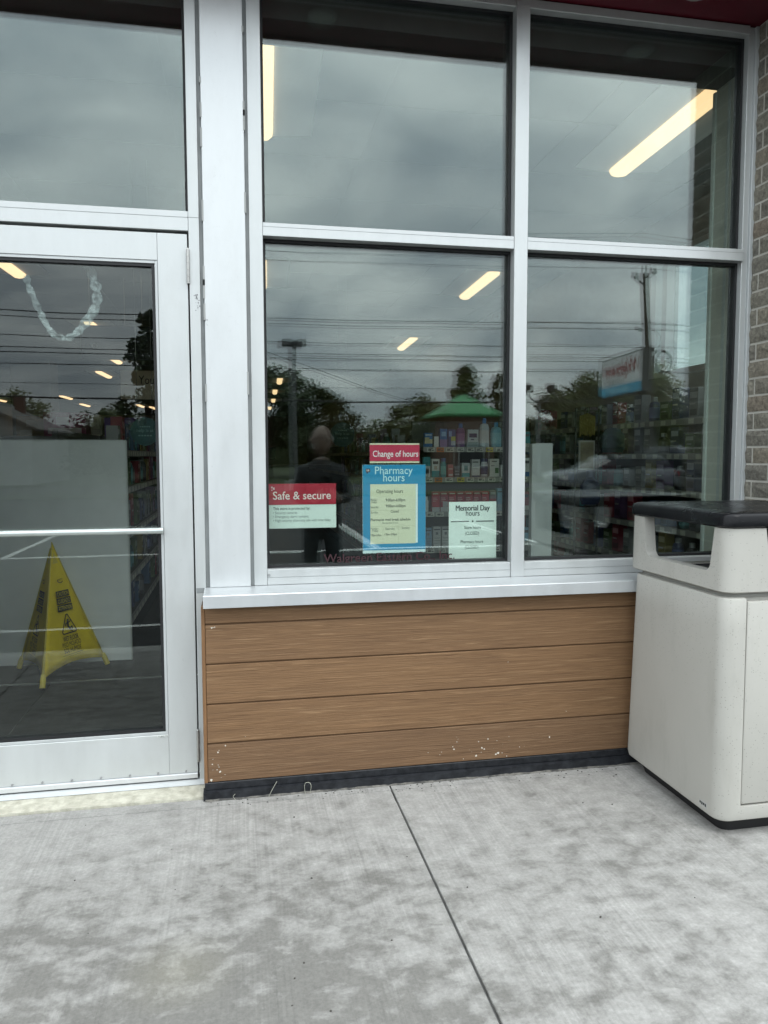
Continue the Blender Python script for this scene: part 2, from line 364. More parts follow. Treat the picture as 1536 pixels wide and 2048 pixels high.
# cream bedding strip under the door
cs = MB(); n = 40
for i in range(n):
    xa = -1.3+.0037 + (1.16-.0037)*i/n; xb = -1.3+.0037 + (1.16-.0037)*(i+1)/n
    ja = .006*math.sin(i*1.7)+.003*math.sin(i*4.1); jb = .006*math.sin((i+1)*1.7)+.003*math.sin((i+1)*4.1)
    cs.add([(xa, -.128+ja*.5, -.02), (xb, -.128+jb*.5, -.02), (xb, -.128+jb*.5, .006), (xa, -.128+ja*.5, .006), (xa, .0, .009), (xb, .0, .009)], [(0, 1, 2, 3), (3, 2, 5, 4)])
struct(cs.build('threshold_bedding', CREAM))
struct(MB().box(-1.3, -.139, -.137, .4, -.3, -.012).build('door_footing', pm((.2, .19, .17), .9)))
gr = MB()
for k in range(120):
    if k < 44: x, y, r = rnd.uniform(-.6, 1.6), rnd.uniform(-1.5, -.2), .0008+.0036*rnd.random()**2.2
    else: x, y, r = rnd.uniform(-.12, 1.6), -.165-abs(rnd.gauss(0, .035)), rnd.uniform(.0012, .0036)
    a = rnd.uniform(0, 3)
    gr.ring([[(x+math.cos(a+q*1.05)*r*(1.2+.5*math.sin(q*2.3+k)), y+math.sin(a+q*1.05)*r*(.8+.3*math.cos(q*1.7+k)), .0) for q in range(6)], [(x+math.cos(a+q*1.05)*r*.7, y+math.sin(a+q*1.05)*r*.5, r*.7) for q in range(6)]])
struct(gr.build('grit', pm((.05, .045, .04), .9)), 'stuff')

# ================================================================== STOREFRONT FRAME
fr = thing('storefront_window', 'large four pane shop window in a silver aluminium frame beside the door', 'window', (.66, 0, .80))
def bar(name, x0, x1, z0, z1, y0=0., y1=.10, parent=fr, mt=ALU, bev=.0012): return MB().box(x0, x1, y0, y1, z0, z1).build(name, mt, parent, bevel=bev, seg=1)
bar('frame_stile', .066, .118, .8015, 3.17)                        # left edge
bar('mullion', 1.148, 1.206, .8015, 3.17, -.004)
bar('frame_stile', 2.216, 2.245, .8015, 3.17, .012)
bar('frame_stile', 2.2452, 2.262, .8015, 3.17, .0, .09, mt=ALU2)
for x0, x1 in ((.1185, 1.1475), (1.2065, 2.2155)):
    bar('transom_rail', x0, x1, 2.174, 2.2245, -.001)
    MB().box(x0, x1, -.0016, -.0011, 2.2080, 2.2092).build('rail_groove', CHAN, fr)
    bar('bottom_rail', x0, x1, .8015, .864, .002)
    bar('head_rail', x0, x1, 3.135, 3.17, .002)
    MB().box(x0, x1, .0012, .0018, .832, .8330).build('rail_groove', CHAN, fr)
def pane(x0, x1, z0, z1, parent, y=.055, tilt=(0, 0), dbl=True, gas=True, gm=None):
    if gas:
        g = MB(); w = .011
        for a, b_, c, d in ((x0, x0+w, z0, z1), (x1-w, x1, z0, z1), (x0+w, x1-w, z0, z0+w), (x0+w, x1-w, z1-w, z1)): g.box(a, b_, y-.014, y+.03, c, d)
        g.build('gasket', GASKET, parent)
    for k in ((0, 1) if dbl else (0,)):
        yy = y + .016*k; b = MB(); i = .004
        t1, t2 = (tilt if k else (0, 0))
        vs = [(x0+i, yy-t1-t2, z0+i), (x1-i, yy+t1-t2, z0+i), (x1-i, yy+t1+t2, z1-i), (x0+i, yy-t1+t2, z1-i)]
        b.prism(vs, (0, .005, 0)); b.build('glass_pane', gm or (GL2 if k else GL1), parent)
pane(.1185, 1.1475, .8645, 2.1735, fr, tilt=(.0017, .0006))
pane(1.2065, 2.2155, .8645, 2.1735, fr, tilt=(.0010, -.0008))
pane(.1185, 1.1475, 2.225, 3.1345, fr, tilt=(.0012, .0012))
pane(1.2065, 2.2155, 2.225, 3.1345, fr, tilt=(.0016, .001))
# little weep drain at lower left of the bottom rail
MB().tube([(.1245, .0015, .842), (.1245, -.002, .842)], [.006, .006], 10).build('weep_cover', ALUD, fr)

pc = thing('pillar_cover', 'wide flat silver aluminium pillar cover between door and window', 'pillar', (-.03, 0, .80))
MB().box(-.107, .052, -.012, .09, .8015, 3.17).build('cover_panel', mat_alu((.61, .635, .638), .33, .3), pc, bevel=.003)
MB().box(-.1215, -.1072, .004, .09, .8015, 3.17).build('side_channel', CHAN, pc)
MB().box(.0522, .0657, .004, .09, .8015, 3.17).build('side_channel', CHAN, pc)
ck = MB()
for k in range(14):
    z = rnd.choice([rnd.uniform(1.5, 2.0), rnd.uniform(2.2, 3.0)]); x = rnd.choice([-.1075, .0525]); h = rnd.uniform(.02, .09)
    ck.box(x-.0035, x+.0035, -.0125, .004, z, z+h)
struct(ck.build('sealant_smear', pm((.33, .34, .33), .8), pc), 'stuff')
sm = MB()
for cxs, czs, nn, sp in ((-.137, 1.93, 16, .010), (-.128, 1.89, 10, .012), (-.105, 1.84, 14, .008), (-.118, 1.77, 6, .01)):
    for k in range(nn):
        x = rnd.gauss(cxs, sp*.55); z = rnd.gauss(czs, sp); a = rnd.uniform(.0008, .0028)
        sm.add([(x-a, -.0132 if x > -.107 else -.0007, z-a*.6), (x+a, -.0132 if x > -.107 else -.0007, z-a), (x+a*.5, -.0132 if x > -.107 else -.0007, z+a)], [(0, 1, 2)])
struct(sm.build('scuff', pm((.16, .16, .17), .8), pc), 'stuff')

# ================================================================== DOOR
df = thing('door_frame', 'silver aluminium door frame with transom pane above the door', 'door frame', (-.65, 0, 0))
MB().box(-.162, -.122, 0, .10, .008, 3.17).build('jamb', ALU, df, bevel=.0012, seg=1)
MB().box(-1.175, -1.135, 0, .10, .008, 3.17).build('jamb', ALU, df, bevel=.0012, seg=1)
MB().box(-1.1345, -.1625, .001, .10, 2.177, 2.250).build('header', ALU, df, bevel=.0012, seg=1)
MB().box(-1.1345, -.1625, .0003, .0009, 2.226, 2.2274).build('header_groove', CHAN, df)
MB().box(-.1655, -.1222, -.0006, .0, 2.2265, 2.2280).build('header_joint', CHAN, df)
MB().box(-1.1345, -.1625, .002, .10, 3.135, 3.17).build('head_rail', ALU, df, bevel=.0012, seg=1)
pane(-1.1345, -.1625, 2.2505, 3.1345, df, tilt=(.001, .001))
MB().add([(-1.134, -.022, .0105), (-.139, -.022, .0105), (-.139, .10, .0105), (-1.134, .10, .0105), (-1.134, .0, .024), (-.139, .0, .024), (-.139, .08, .024), (-1.134, .08, .024)],
         [(0, 1, 5, 4), (4, 5, 6, 7), (1, 2, 6, 5), (0, 4, 7, 3), (2, 3, 7, 6)]).build('threshold', ALU2, df)
dr = thing('glass_door', 'silver framed glass shop door with a horizontal push bar', 'door', (-.65, .0, .03))
yd0, yd1 = .004, .052
MB().box(-.2785, -.168, yd0, yd1, .052, 2.165).build('stile', ALU, dr, bevel=.0012, seg=1)
MB().box(-1.129, -1.02, yd0, yd1, .052, 2.165).build('stile', ALU, dr, bevel=.0012, seg=1)
MB().box(-1.0195, -.279, yd0+.0008, yd1, 2.063, 2.165).build('top_rail', ALU, dr, bevel=.0012, seg=1)
MB().box(-1.0195, -.279, yd0+.0008, yd1, .052, .214).build('bottom_rail', ALU, dr, bevel=.0012, seg=1)
gs = MB()
for a, b_, c, d in ((-.290, -.2795, .2145, 2.0625), (-1.019, -1.008, .2145, 2.0625), (-1.008, -.290, .2145, .2255), (-1.008, -.290, 2.0515, 2.0625)): gs.box(a, b_, yd0+.004, yd1, c, d)
gs.build('glazing_bead', ALU2, dr, bevel=.0008, seg=1)
pane(-1.0075, -.2905, .226, 2.051, dr, y=.026, dbl=False, gm=GLD)
MB().box(-1.129, -.168, -.004, .05, .030, .0515).build('door_sweep', mat_alu((.66, .68, .69), .3, .4), dr, bevel=.003)
for k in range(9):
    x = -.215 - k*.108
    MB().tube([(x, .004, .060), (x, -.001, .060)], .0042, 8).build('screw', ALUD, dr)
MB().box(-1.129, -.165, .012, .05, .0255, .030).build('bottom_seal', GASKET, dr)
MB().tube([(-1.02, -.012, 1.032), (-.2795, -.012, 1.032)], .0125, 14).build('push_bar', mat_alu((.55, .60, .58), .3, .6), dr, smooth=40)
for z0 in (1.978, .099):
    h = MB(); x, y = -.1655, -.006
    for k in range(5): h.tube([(x, y, z0+.0255*k-.0), (x, y, z0+.0255*k+.0245)], .0062, 10)
    h.box(-.1668, -.1642, -.002, .03, z0, z0+.127)
    h.build('hinge', STEEL, dr, smooth=40)
    tp = MB().tube([(x, y, z0+.127), (x, y, z0+.133)], [.0055, .003], 10).build('hinge_pin', STEEL, dr)
lb = MB().box(-.322, -.281, .0028, .0046, .205, .2135, 0); put_text(lb, 'TUBELITE', .0088, (-.3195, .0028, .2062), width=.037, mi=1, bold=.01)
lb.build('maker_sticker', [pm((.62, .64, .62), .5), INKG], dr)
# crumpled clear plastic loop taped inside the door glass
path = [(-.847, 2.00), (-.84, 1.965), (-.822, 1.915), (-.80, 1.86), (-.77, 1.80), (-.74, 1.775), (-.705, 1.772), (-.675, 1.79), (-.645, 1.825), (-.61, 1.875), (-.595, 1.925), (-.60, 1.975), (-.615, 2.02), (-.632, 2.05)]
path = [(x+.085, z) for x, z in path]
def smooth_path(p, sub=6):
    out = []
    for i in range(len(p)-1):
        p0, p1, p2, p3 = (Vector(p[max(i-1, 0)]), Vector(p[i]), Vector(p[i+1]), Vector(p[min(i+2, len(p)-1)]))
        for k in range(sub):
            t = k/sub; out.append(.5*((2*p1)+(p2-p0)*t+(2*p0-5*p1+4*p2-p3)*t*t+(3*p1-p0-3*p2+p3)*t**3))
    return out + [Vector(p[-1])]
sp = smooth_path(path, 6); fm = MB(); rows = []
for i, p in enumerate(sp):
    d = (sp[min(i+1, len(sp)-1)]-sp[max(i-1, 0)]).normalized(); nrm = Vector((-d.y, d.x)); w = .0115*(.55+.5*abs(math.sin(i*.55))+.3*rnd.random())
    if i > len(sp)*.55: w *= 1.45
    rows.append([(p.x+nrm.x*w*s_, .060+.010*rnd.random(), p.y+nrm.y*w*s_) for s_ in (-1, -.35, .3, 1)])
fm.ring(rows, cap=False, closed=False)
o = fm.build('plastic_streamer', FILM, recalc=False, smooth=80); sol = o.modifiers.new('t', 'SOLIDIFY'); sol.thickness = .0006
tag(o, 'crumpled clear plastic strip hanging in a U inside the door glass', 'plastic strip')

# ================================================================== LOWER WALL
sl = thing('window_sill', 'silver metal window sill ledge above the wood planks', 'sill', (1.07, -.09, .75))
sb = MB().prism([(-.128, -.18, .7505), (-.128, -.18, .798), (-.128, -.176, .8003), (-.128, .0, .8012), (-.128, .0, .775), (-.128, -.172, .772), (-.128, -.172, .7505)], (2.388, 0, 0))
sb.build('sill_cap', mat_alu((.54, .565, .575), .34, .35), sl, bevel=.0015, seg=1)
MB().box(-.16, -.128, -.001, .0, .78, .80).build('sill_end_seal', CHAN, sl)
pw = thing('plank_wall', 'brown wood grain plank panel wall under the window', 'wall', (1.07, -.06, 0))
MB().box(-.1375, 2.26, -.118, .02, .0, .7495).build('backing', pm((.09, .05, .022), .9), pw)
for zz in (.681, .526, .370, .215): MB().box(-.1235, 2.26, -.1265, -.1185, zz-.0029, zz+.0029).build('plank_joint', pm((.115, .062, .028), .8), pw)
for z0, z1 in ((.684, .7497), (.529, .678), (.373, .523), (.218, .367), (.064, .212)):
    p = MB().box(-.1235, 2.26, -.133, -.1185, z0, z1).build('plank', WOOD, pw, bevel=.002, seg=2)
MB().box(-.138, -.1245, -.1345, -.10, .060, .7497).build('edge_trim', mat_noise2('trim_brown', (.17, .09, .042), (.22, .12, .056), 14, .6, .1, .004, (8, 8, 1)), pw, bevel=.0015, seg=1)
ch = MB()
def chip(x, z, a):
    k = rnd.randint(4, 6); ch.add([(x+math.cos(q*6.28/k)*a*rnd.uniform(.5, 1.2), -.1338, z+math.sin(q*6.28/k)*a*rnd.uniform(.5, 1.5)) for q in range(k)], [tuple(range(k))])
for x, z, a in ((-.078, .103, .0055), (-.112, .074, .0055), (-.085, .18, .004), (-.081, .188, .003), (-.104, .155, .002), (-.107, .135, .0025), (-.105, .113, .0015), (-.085, .13, .002), (-.082, .122, .002), (-.09, .112, .002), (-.06, .09, .0022), (-.075, .08, .002), (-.057, .205, .0028), (.02, .235, .001),
                (-.10, .668, .004), (-.094, .669, .003), (-.088, .67, .003)): chip(x, z, a)
for k in range(20): chip(rnd.gauss(1.0, .13), .07+abs(rnd.gauss(0, .055)), abs(rnd.gauss(0, .0016))+.0006)
for x, z, a in ((1.04, .083, .005), (1.05, .088, .006), (.955, .083, .005), (1.005, .15, .0035), (.98, .115, .004), (.99, .109, .003), (.86, .118, .004), (.855, .13, .0025), (1.09, .47, .002), (1.35, .245, .0025), (.8, .10, .0018), (.9, .075, .0022)): chip(x, z, a)
struct(ch.build('paint_chip', pm((.62, .58, .5), .8), pw), 'stuff')
ba = thing('skirting_strip', 'black painted skirting along the foot of the plank wall', 'skirting', (1.07, -.14, 0))
MB().box(-.136, 2.26, -.1385, -.11, .034, .0628).build('flashing', BASEM, ba, bevel=.002, seg=1)
b = MB(); nseg = 60
rr = [[(-.142+2.40*i/nseg, -.158+.0025*math.sin(i*1.3)+.002*rnd.random(), 0.), (-.142+2.40*i/nseg, -.1545+.002*rnd.random(), .028+.003*rnd.random()), (-.142+2.40*i/nseg, -.139, .0335), (-.142+2.40*i/nseg, -.11, .0335), (-.142+2.40*i/nseg, -.11, 0.)] for i in range(nseg+1)]
b.ring(rr); b.build('base_block', BASEM, ba)
b = MB(); nseg = 150; rr = []
for i in range(nseg+1):
    x = -.135+2.39*i/nseg; a = .002+.007*rnd.random()**3; rr.append([(x, -.157-a-.003, .0005), (x, -.157-a*.4, .004+.003*rnd.random()), (x, -.150, .006), (x, -.150, .0005)])
b.ring(rr); struct(b.build('dirt_line', CAULK, ba), 'stuff')
WEED = pm((.36, .36, .30), .8)
for lab, pts in (('straight pale grass stalk leaning on the black base at the left', [(.105, -.165, .0), (.118, -.172, .03), (.137, -.17, .062)]), ('curled pale grass stalk at the foot of the black base', [(.247, -.168, .0), (.243, -.175, .03), (.247, -.18, .05), (.262, -.185, .052), (.268, -.187, .038), (.264, -.18, .01)]), ('short pale grass stalk near the left corner of the black base', [(-.02, -.166, 0), (-.03, -.175, .018), (-.022, -.18, .03)])):
    q = smooth_path(pts, 4); tag(MB().tube(q, [.0011]*len(q), 5).build('dry_weed', WEED), lab, 'weed', 'dry weeds at the wall base')

# ================================================================== BRICK PIER
pr = thing('brick_pier', 'grey brown split face brick pier at the right of the window', 'pier', (2.6, -.02, 0))
MB().box(2.2635, 3.1, -.3485, .3, 0, 3.175).build('mortar', MORTAR, pr)
def brick_mesh(L, H=.066, D=.05):
    """split face towards -x: front face is a coarse 4x3 grid, pushed in and out"""
    nx, nz = 4, 3; b = MB(); vs = []
    for i in range(nx+1):
        for k in range(nz+1):
            edge = i in (0, nx) or k in (0, nz)
            vs.append((-.001*rnd.random()-(0 if edge else rnd.uniform(.001, .007)), L*i/nx, H*k/nz))
    fs = [(i*(nz+1)+k, i*(nz+1)+k+1, (i+1)*(nz+1)+k+1, (i+1)*(nz+1)+k) for i in range(nx) for k in range(nz)]
    b.add(vs, fs); w = nz+1; o = len(vs)
    b.add([(0, 0, 0), (0, L, 0), (0, L, H), (0, 0, H), (D, 0, 0), (D, L, 0), (D, L, H), (D, 0, H)], [(0, 4, 5, 1), (3, 2, 6, 7), (0, 3, 7, 4), (1, 5, 6, 2)])
    me = bpy.data.meshes.new('brick'); me.from_pydata(b.v, [], b.f); me.materials.append(BRICK); return me
LONG = [brick_mesh(.20) for _ in range(6)]; SHRT = [brick_mesh(.095) for _ in range(5)]
def put_brick(x, y, z, long, rot=0):
    me = rnd.choice(LONG if long else SHRT)
    o = link('brick', me, pr); o.location = Vector((x, y, z)) - pr.location; o.rotation_euler.z = rot
for c in range(42):
    z = 2.194 - .0758*28 + .0758*c
    if z + .066 > 3.172 or z < 0: continue
    if c % 2: put_brick(2.262, -.35, z, True); put_brick(2.262, -.14, z, True)
    else: put_brick(2.262, -.35, z, False); put_brick(2.262, -.245, z, True); put_brick(2.262, -.035, z, False)
    # front return of the pier
    x = 2.322
    if not c % 2: put_brick(x+.095, -.351, z, False, R(90)); x += .105
    while x < 2.88:
        put_brick(x+.20, -.351, z, True, R(90)); x += .21
MB().box(2.2622, 2.272, .0, .06, .0, 3.17).build('caulk_joint', CAULK, pr)

# ================================================================== CANOPY / SOFFIT
cp = thing('entrance_canopy', 'dark red soffit and fascia above the shop window', 'canopy', (.5, -.2, 3.18))
RED = pm((.085, .0020, .010), .5, var=.12)
MB().box(-9, 3.1, -.352, .10, 3.1752, 3.20).build('soffit_panel', RED, cp)
MB().box(-9, 3.1, -.372, -.3525, 3.16, 3.95).build('fascia', RED, cp, bevel=.003)
MB().box(-9, 3.1, .1002, .3, 3.1752, 5.2).build('upper_wall', pm((.3, .28, .25), .9), cp)
for x, lab in ((.391, 'round recessed soffit light above the left window panes'), (1.856, 'round recessed soffit light above the right window panes')):
    t_ = thing('soffit_light', lab, 'ceiling light', (x, -.17, 3.175), 'round lights in the canopy soffit')
    rings = [[(x+math.cos(q*.3927)*r, -.17+math.sin(q*.3927)*r, z) for q in range(16)] for r, z in ((.062, 3.1745), (.06, 3.168), (.05, 3.167), (.044, 3.1735))]
    MB().ring(rings, cap=False).build('trim_ring', pm((.30, .29, .27), .45), t_, smooth=40)
    MB().ring([[(x+math.cos(q*.3927)*r, -.17+math.sin(q*.3927)*r, z) for q in range(16)] for r, z in ((.0445, 3.1742), (.02, 3.1712))]).build('lens', pm((.34, .33, .29), .4), t_, smooth=40)
struct(MB().box(-9, -1.176, 0, .3, 0, 3.17).build('front_wall', pm((.27, .25, .22), .9, var=.2)))

exec_order = None
# ================================================================== SHOP INTERIOR SHELL
Zc = 3.325
MATM = mat_noise2('ribbed_floor_mat', (.012, .0125, .0125), (.026, .027, .026), 3, .8, .7, .004, (1.5, 60, 1))
struct(MB().box(-9, 3.75, .1, 36, -.3, -.004).build('shop_floor', mat_noise2('vinyl_floor', (.05, .05, .048), (.075, .074, .07), 1.2, .35, .0)))
fmx = thing('floor_mat', 'black ribbed entrance mat behind the glass door', 'mat', (-1.1, .9, 0))
MB().box(-2.2, -1.077, .11, 1.552, -.0035, .006).build('mat_panel', MATM, fmx, bevel=.002, seg=1)
MB().box(-1.073, -.2, .11, 1.552, -.0035, .006).build('mat_panel', MATM, fmx, bevel=.002, seg=1)
MB().box(-2.2, -.2, 1.5525, 1.572, -.0035, .009).build('edge_strip', mat_alu((.5, .5, .5), .35, .7), fmx)
MB().box(-2.2, -.2, 1.5725, 2.9, -.0035, .006).build('mat_panel', MATM, fmx, bevel=.002, seg=1)
CEIL = pm((.21, .22, .215), .9, var=.04)
ce = struct(MB().box(-9, 3.75, .3005, 36, Zc, Zc+.1).build('shop_ceiling', CEIL))
g = MB()
for i in range(11): g.box(-8.9+1.22*i, -8.9+1.22*i+.024, .32, 35.5, Zc-.004, Zc-.0005)
for j in range(44): g.box(-8.95, 3.5, .55+.81*j, .55+.81*j+.024, Zc-.0075, Zc-.0045)
struct(g.build('ceiling_grid', pm((.19, .20, .195), .7), ce), 'stuff')
BULK = pm((.075, .074, .072), .8, var=.1)
struct(MB().box(-1.9, 2.30, .1002, .30, 3.04, 3.175).build('window_header', BULK))
struct(MB().box(-.12, 2.262, .1002, .25, -.1, .79).build('wall_under_window', pm((.25, .25, .24), .8)))
rv = struct(MB().box(2.2725, 2.42, .1002, .30, 0, 3.0395).build('window_reveal', pm((.36, .38, .365), .7, var=.05)))
MB().box(2.255, 2.2722, .295, .315, .79, 3.03).build('corner_bead', pm((.62, .65, .62), .5), rv)
MB().box(2.248, 2.2722, .105, .13, .79, 3.03).build('corner_bead', pm((.30, .32, .31), .5), rv)
MB().box(2.262, 2.2722, .19, .21, .79, 3.03).build('corner_bead', pm((.40, .42, .41), .5), rv)
struct(MB().box(-.118, .10, .1002, .22, .79, 3.0395).build('pillar_core', pm((.3, .3, .29), .8)))
WALLM = pm((.42, .41, .36), .85, var=.05)
struct(MB().box(-9.2, -9, .1, 36, 0, Zc).build('shop_left_wall', WALLM))
bw = struct(MB().box(-9, 3.6, 35.8, 36, 0, Zc-.001).build('shop_back_wall', pm((.62, .56, .38), .85, var=.08)))
rw = struct(MB().box(3.6, 3.75, .3, 36, 0, 1.98).build('shop_right_wall', WALLM))
MB().box(3.6, 3.75, .3, .62, 1.9802, Zc-.001).build('wall_section', WALLM, rw)
MB().box(3.6, 3.75, 3.12, 36, 1.9802, Zc-.001).build('wall_section', WALLM, rw)
MB().box(3.6, 3.75, .6202, 3.1198, 3.02, Zc-.001).build('wall_section', WALLM, rw)
cw = thing('clerestory_window', 'white framed high side window on the right inside the shop', 'window', (3.65, 1.9, 2))
for a, b_, c, d in ((.621, .70, 1.981, 3.0195), (3.03, 3.119, 1.981, 3.0195), (2.86, 2.93, 2.03, 2.97), (1.75, 1.81, 2.03, 2.97), (.7002, 3.0298, 1.981, 2.0298), (.7002, 3.0298, 2.9702, 3.0195)):
    MB().box(3.585, 3.70, a, b_, c, d).build('frame_bar', WHITE, cw, bevel=.004)
GLF = mat_glass((.44, .49, .485))
for a, b_ in ((.7, 1.75), (1.81, 2.86), (2.93, 3.03)): MB().box(3.66, 3.666, a, b_, 2.03, 2.97).build('glass_pane', GLF, cw)

# ceiling lights
TUBE = pm((1.0, .67, .37), .4, emis=1.42); HOUS = pm((.75, .75, .72), .5)
def make_light(label, group=None):
    L_ = 1.3; t_ = thing('ceiling_light', label, 'ceiling light', (0, 0, Zc), group)
    MB().ring([[(-.31, y, Zc-.010), (-.08, y, Zc-.026), (.08, y, Zc-.026), (.31, y, Zc-.010), (.31, y, Zc-.008), (-.31, y, Zc-.008)] for y in (-.01, L_+.01)]).build('housing', HOUS, t_)
    prof = [(-.07, -.027), (-.066, -.048), (-.045, -.066), (0, -.073), (.045, -.066), (.066, -.048), (.07, -.027)]
    MB().ring([[(a*k, y, Zc-.027+(c+.027)*k) for a, c in prof] for y, k in ((0, .55), (.012, .85), (.04, 1), (L_-.04, 1), (L_-.012, .85), (L_, .55))]).build('diffuser', TUBE, t_, smooth=50)
    return t_
GL = 'long lights on the shop ceiling'
LAMPS = [(2.60, .70, 'brightest long ceiling light seen through the upper right pane'), (2.78, 4.90, 'ceiling light in the top right corner of the lower middle pane'), (2.98, 9.5, 'small bright ceiling light in the middle of the lower middle pane'),
    (.135, .55, 'long ceiling light behind the left edge of the upper middle pane'), (.27, 4.85, 'ceiling light mostly hidden behind the left edge of the lower middle pane'), (1.15, 16.6, 'topmost of four small stacked ceiling lights at the left of the lower middle pane'),
    (1.2, 20.0, 'second from the top of four small stacked ceiling lights at the left of the pane'), (1.33, 23.7, 'third from the top of four small stacked ceiling lights at the left of the pane'), (1.39, 28.0, 'lowest of four small stacked ceiling lights at the left of the pane'),
    (-2.33, 4.7, 'ceiling light in the top left corner of the door glass'), (-2.10, 8.9, 'ceiling light behind the plastic strip in the door glass'), (-2.43, 12.6, 'ceiling light just left of the beige hanging sign in the door glass'), (-3.11, 15.7, 'ceiling light below and left of the dark hanging sign in the door glass'),
    (-5.56, 23.4, 'far small ceiling light at the left of the door glass'), (-5.68, 27.3, 'far tiny ceiling light right of the store column in the door glass'), (-3.65, 27.4, 'far tiny ceiling light under the beige hanging sign in the door glass'), (-3.3, 28.6, 'last tiny ceiling light under the beige hanging sign beside the stile')]
LAMPS += [(-8.1, y, 'added fill light out of view along the far left wall, %s from the front' % q) for y, q in ((4., 'first'), (8., 'second'), (12., 'third'), (16., 'fourth'), (20., 'fifth'), (25., 'sixth'), (30., 'seventh'))] + [(-5.6, 3., 'added fill light left of the entrance, out of view'), (-5.6, 8., 'second added fill light left of the entrance, out of view')]  # unseen lamps added to brighten the shop interior and its back wall
L0 = None
for x, y, lab in LAMPS:
    if L0 is None: L0 = make_light(lab, GL); L0.location = (x, y, Zc); L0.rotation_euler.z = R(-2.4)
    else: copy_tree(L0, (x, y, Zc), lab, GL)

# ================================================================== THINGS INSIDE THE SHOP
bd = thing('display_board', 'tall glossy white board standing behind the door glass', 'board', (-1.3, 2.01, 0))
MB().box(-1.95, -.684, 1.997, 2.02, .004, 1.418).build('board', WHITED, bd, bevel=.003)
MB().box(-.683, -.677, 1.993, 2.024, .004, 1.419).build('edge_trim', pm((.62, .64, .62), .4), bd)
MB().box(-1.95, -.684, 1.993, 2.024, 1.4185, 1.424).build('edge_trim', pm((.62, .64, .62), .4), bd)
for x in (-1.8, -.95): MB().box(x-.03, x+.03, 2.021, 2.28, .004, .03).build('foot', STEEL, bd)
pp = thing('display_stand', 'narrow white upright stand left of centre in the right pane', 'stand', (2.13, 2.01, 0))
MB().box(2.084, 2.208, 2.0, 2.03, .0, 1.405).build('board', WHITED, pp, bevel=.003)
MB().box(2.050, 2.083, 1.992, 2.045, .0, 1.402).build('side_rail', WHITE, pp, bevel=.004)

# wet floor sign: three sided pop-up pyramid of yellow fabric
YEL = mat_noise2('yellow_nylon', (.66, .49, .012), (.78, .59, .026), 7, .6, .15, .01); YELF = pm((.62, .50, .05), .5); BLK = pm((.012, .012, .010), .7)
A = Vector((-1.098, 1.80, .795)); FL = Vector((-1.325, 1.905, .055)); FF = Vector((-1.092, 1.452, .055)); FR = Vector((-.83, 1.892, .055))
wf = thing('wet_floor_sign', 'yellow pop up wet floor cone with black warning print', 'floor sign', (-1.085, 1.75, .006))
def cone_face(P, Q, nm):
    b = MB(); nr, ncol = 14, 8; c = (A+FL+FF+FR)/4
    n = (P-A).cross(Q-A).normalized()
    if n.dot(c-A) > 0: n = -n
    rows = []
    for i in range(nr+1):
        t = i/nr; row = []
        for k in range(ncol+1):
            s = k/ncol; sag = .042*(t**3)*4*s*(1-s)
            p = A.lerp(P, t)*(1-s) + A.lerp(Q, t)*s
            p = p + (A-(P+Q)/2).normalized()*sag - n*(.014*math.sin(math.pi*s)*t) + n*.003*math.sin(9*s+5*t)*t
            row.append(p)
        rows.append(row)
    b.ring(rows, cap=False, closed=False)
    o = b.build('fabric_side', YEL, wf, smooth=60, recalc=False); m_ = o.modifiers.new('t', 'SOLIDIFY'); m_.thickness = .0012
    return n
nL = cone_face(FL, FF, 'l'); nR = cone_face(FF, FR, 'r'); cone_face(FR, FL, 'b')
MB().ring([[A+(FL-A)*t+Vector((0, 0, 0)), A+(FF-A)*t+(FF-A).cross(FR-A).normalized()*0, A+(FR-A)*t] for t in (-.012, .16)]).build('tip_sleeve', pm((.55, .44, .05), .5), wf)
for F_ in (FL, FF, FR):
    d = (F_-A).normalized()
    MB().tube([A+d*.03, F_], [.004, .006], 8).build('corner_rod', pm((.50, .40, .05), .5), wf, smooth=60)
    e_ = F_+d*.045; e_.z = max(e_.z, .009)
    MB().tube([F_-d*.03, F_, e_], [.013, .017, .016], 10).build('foot_cap', YELF, wf, smooth=60)
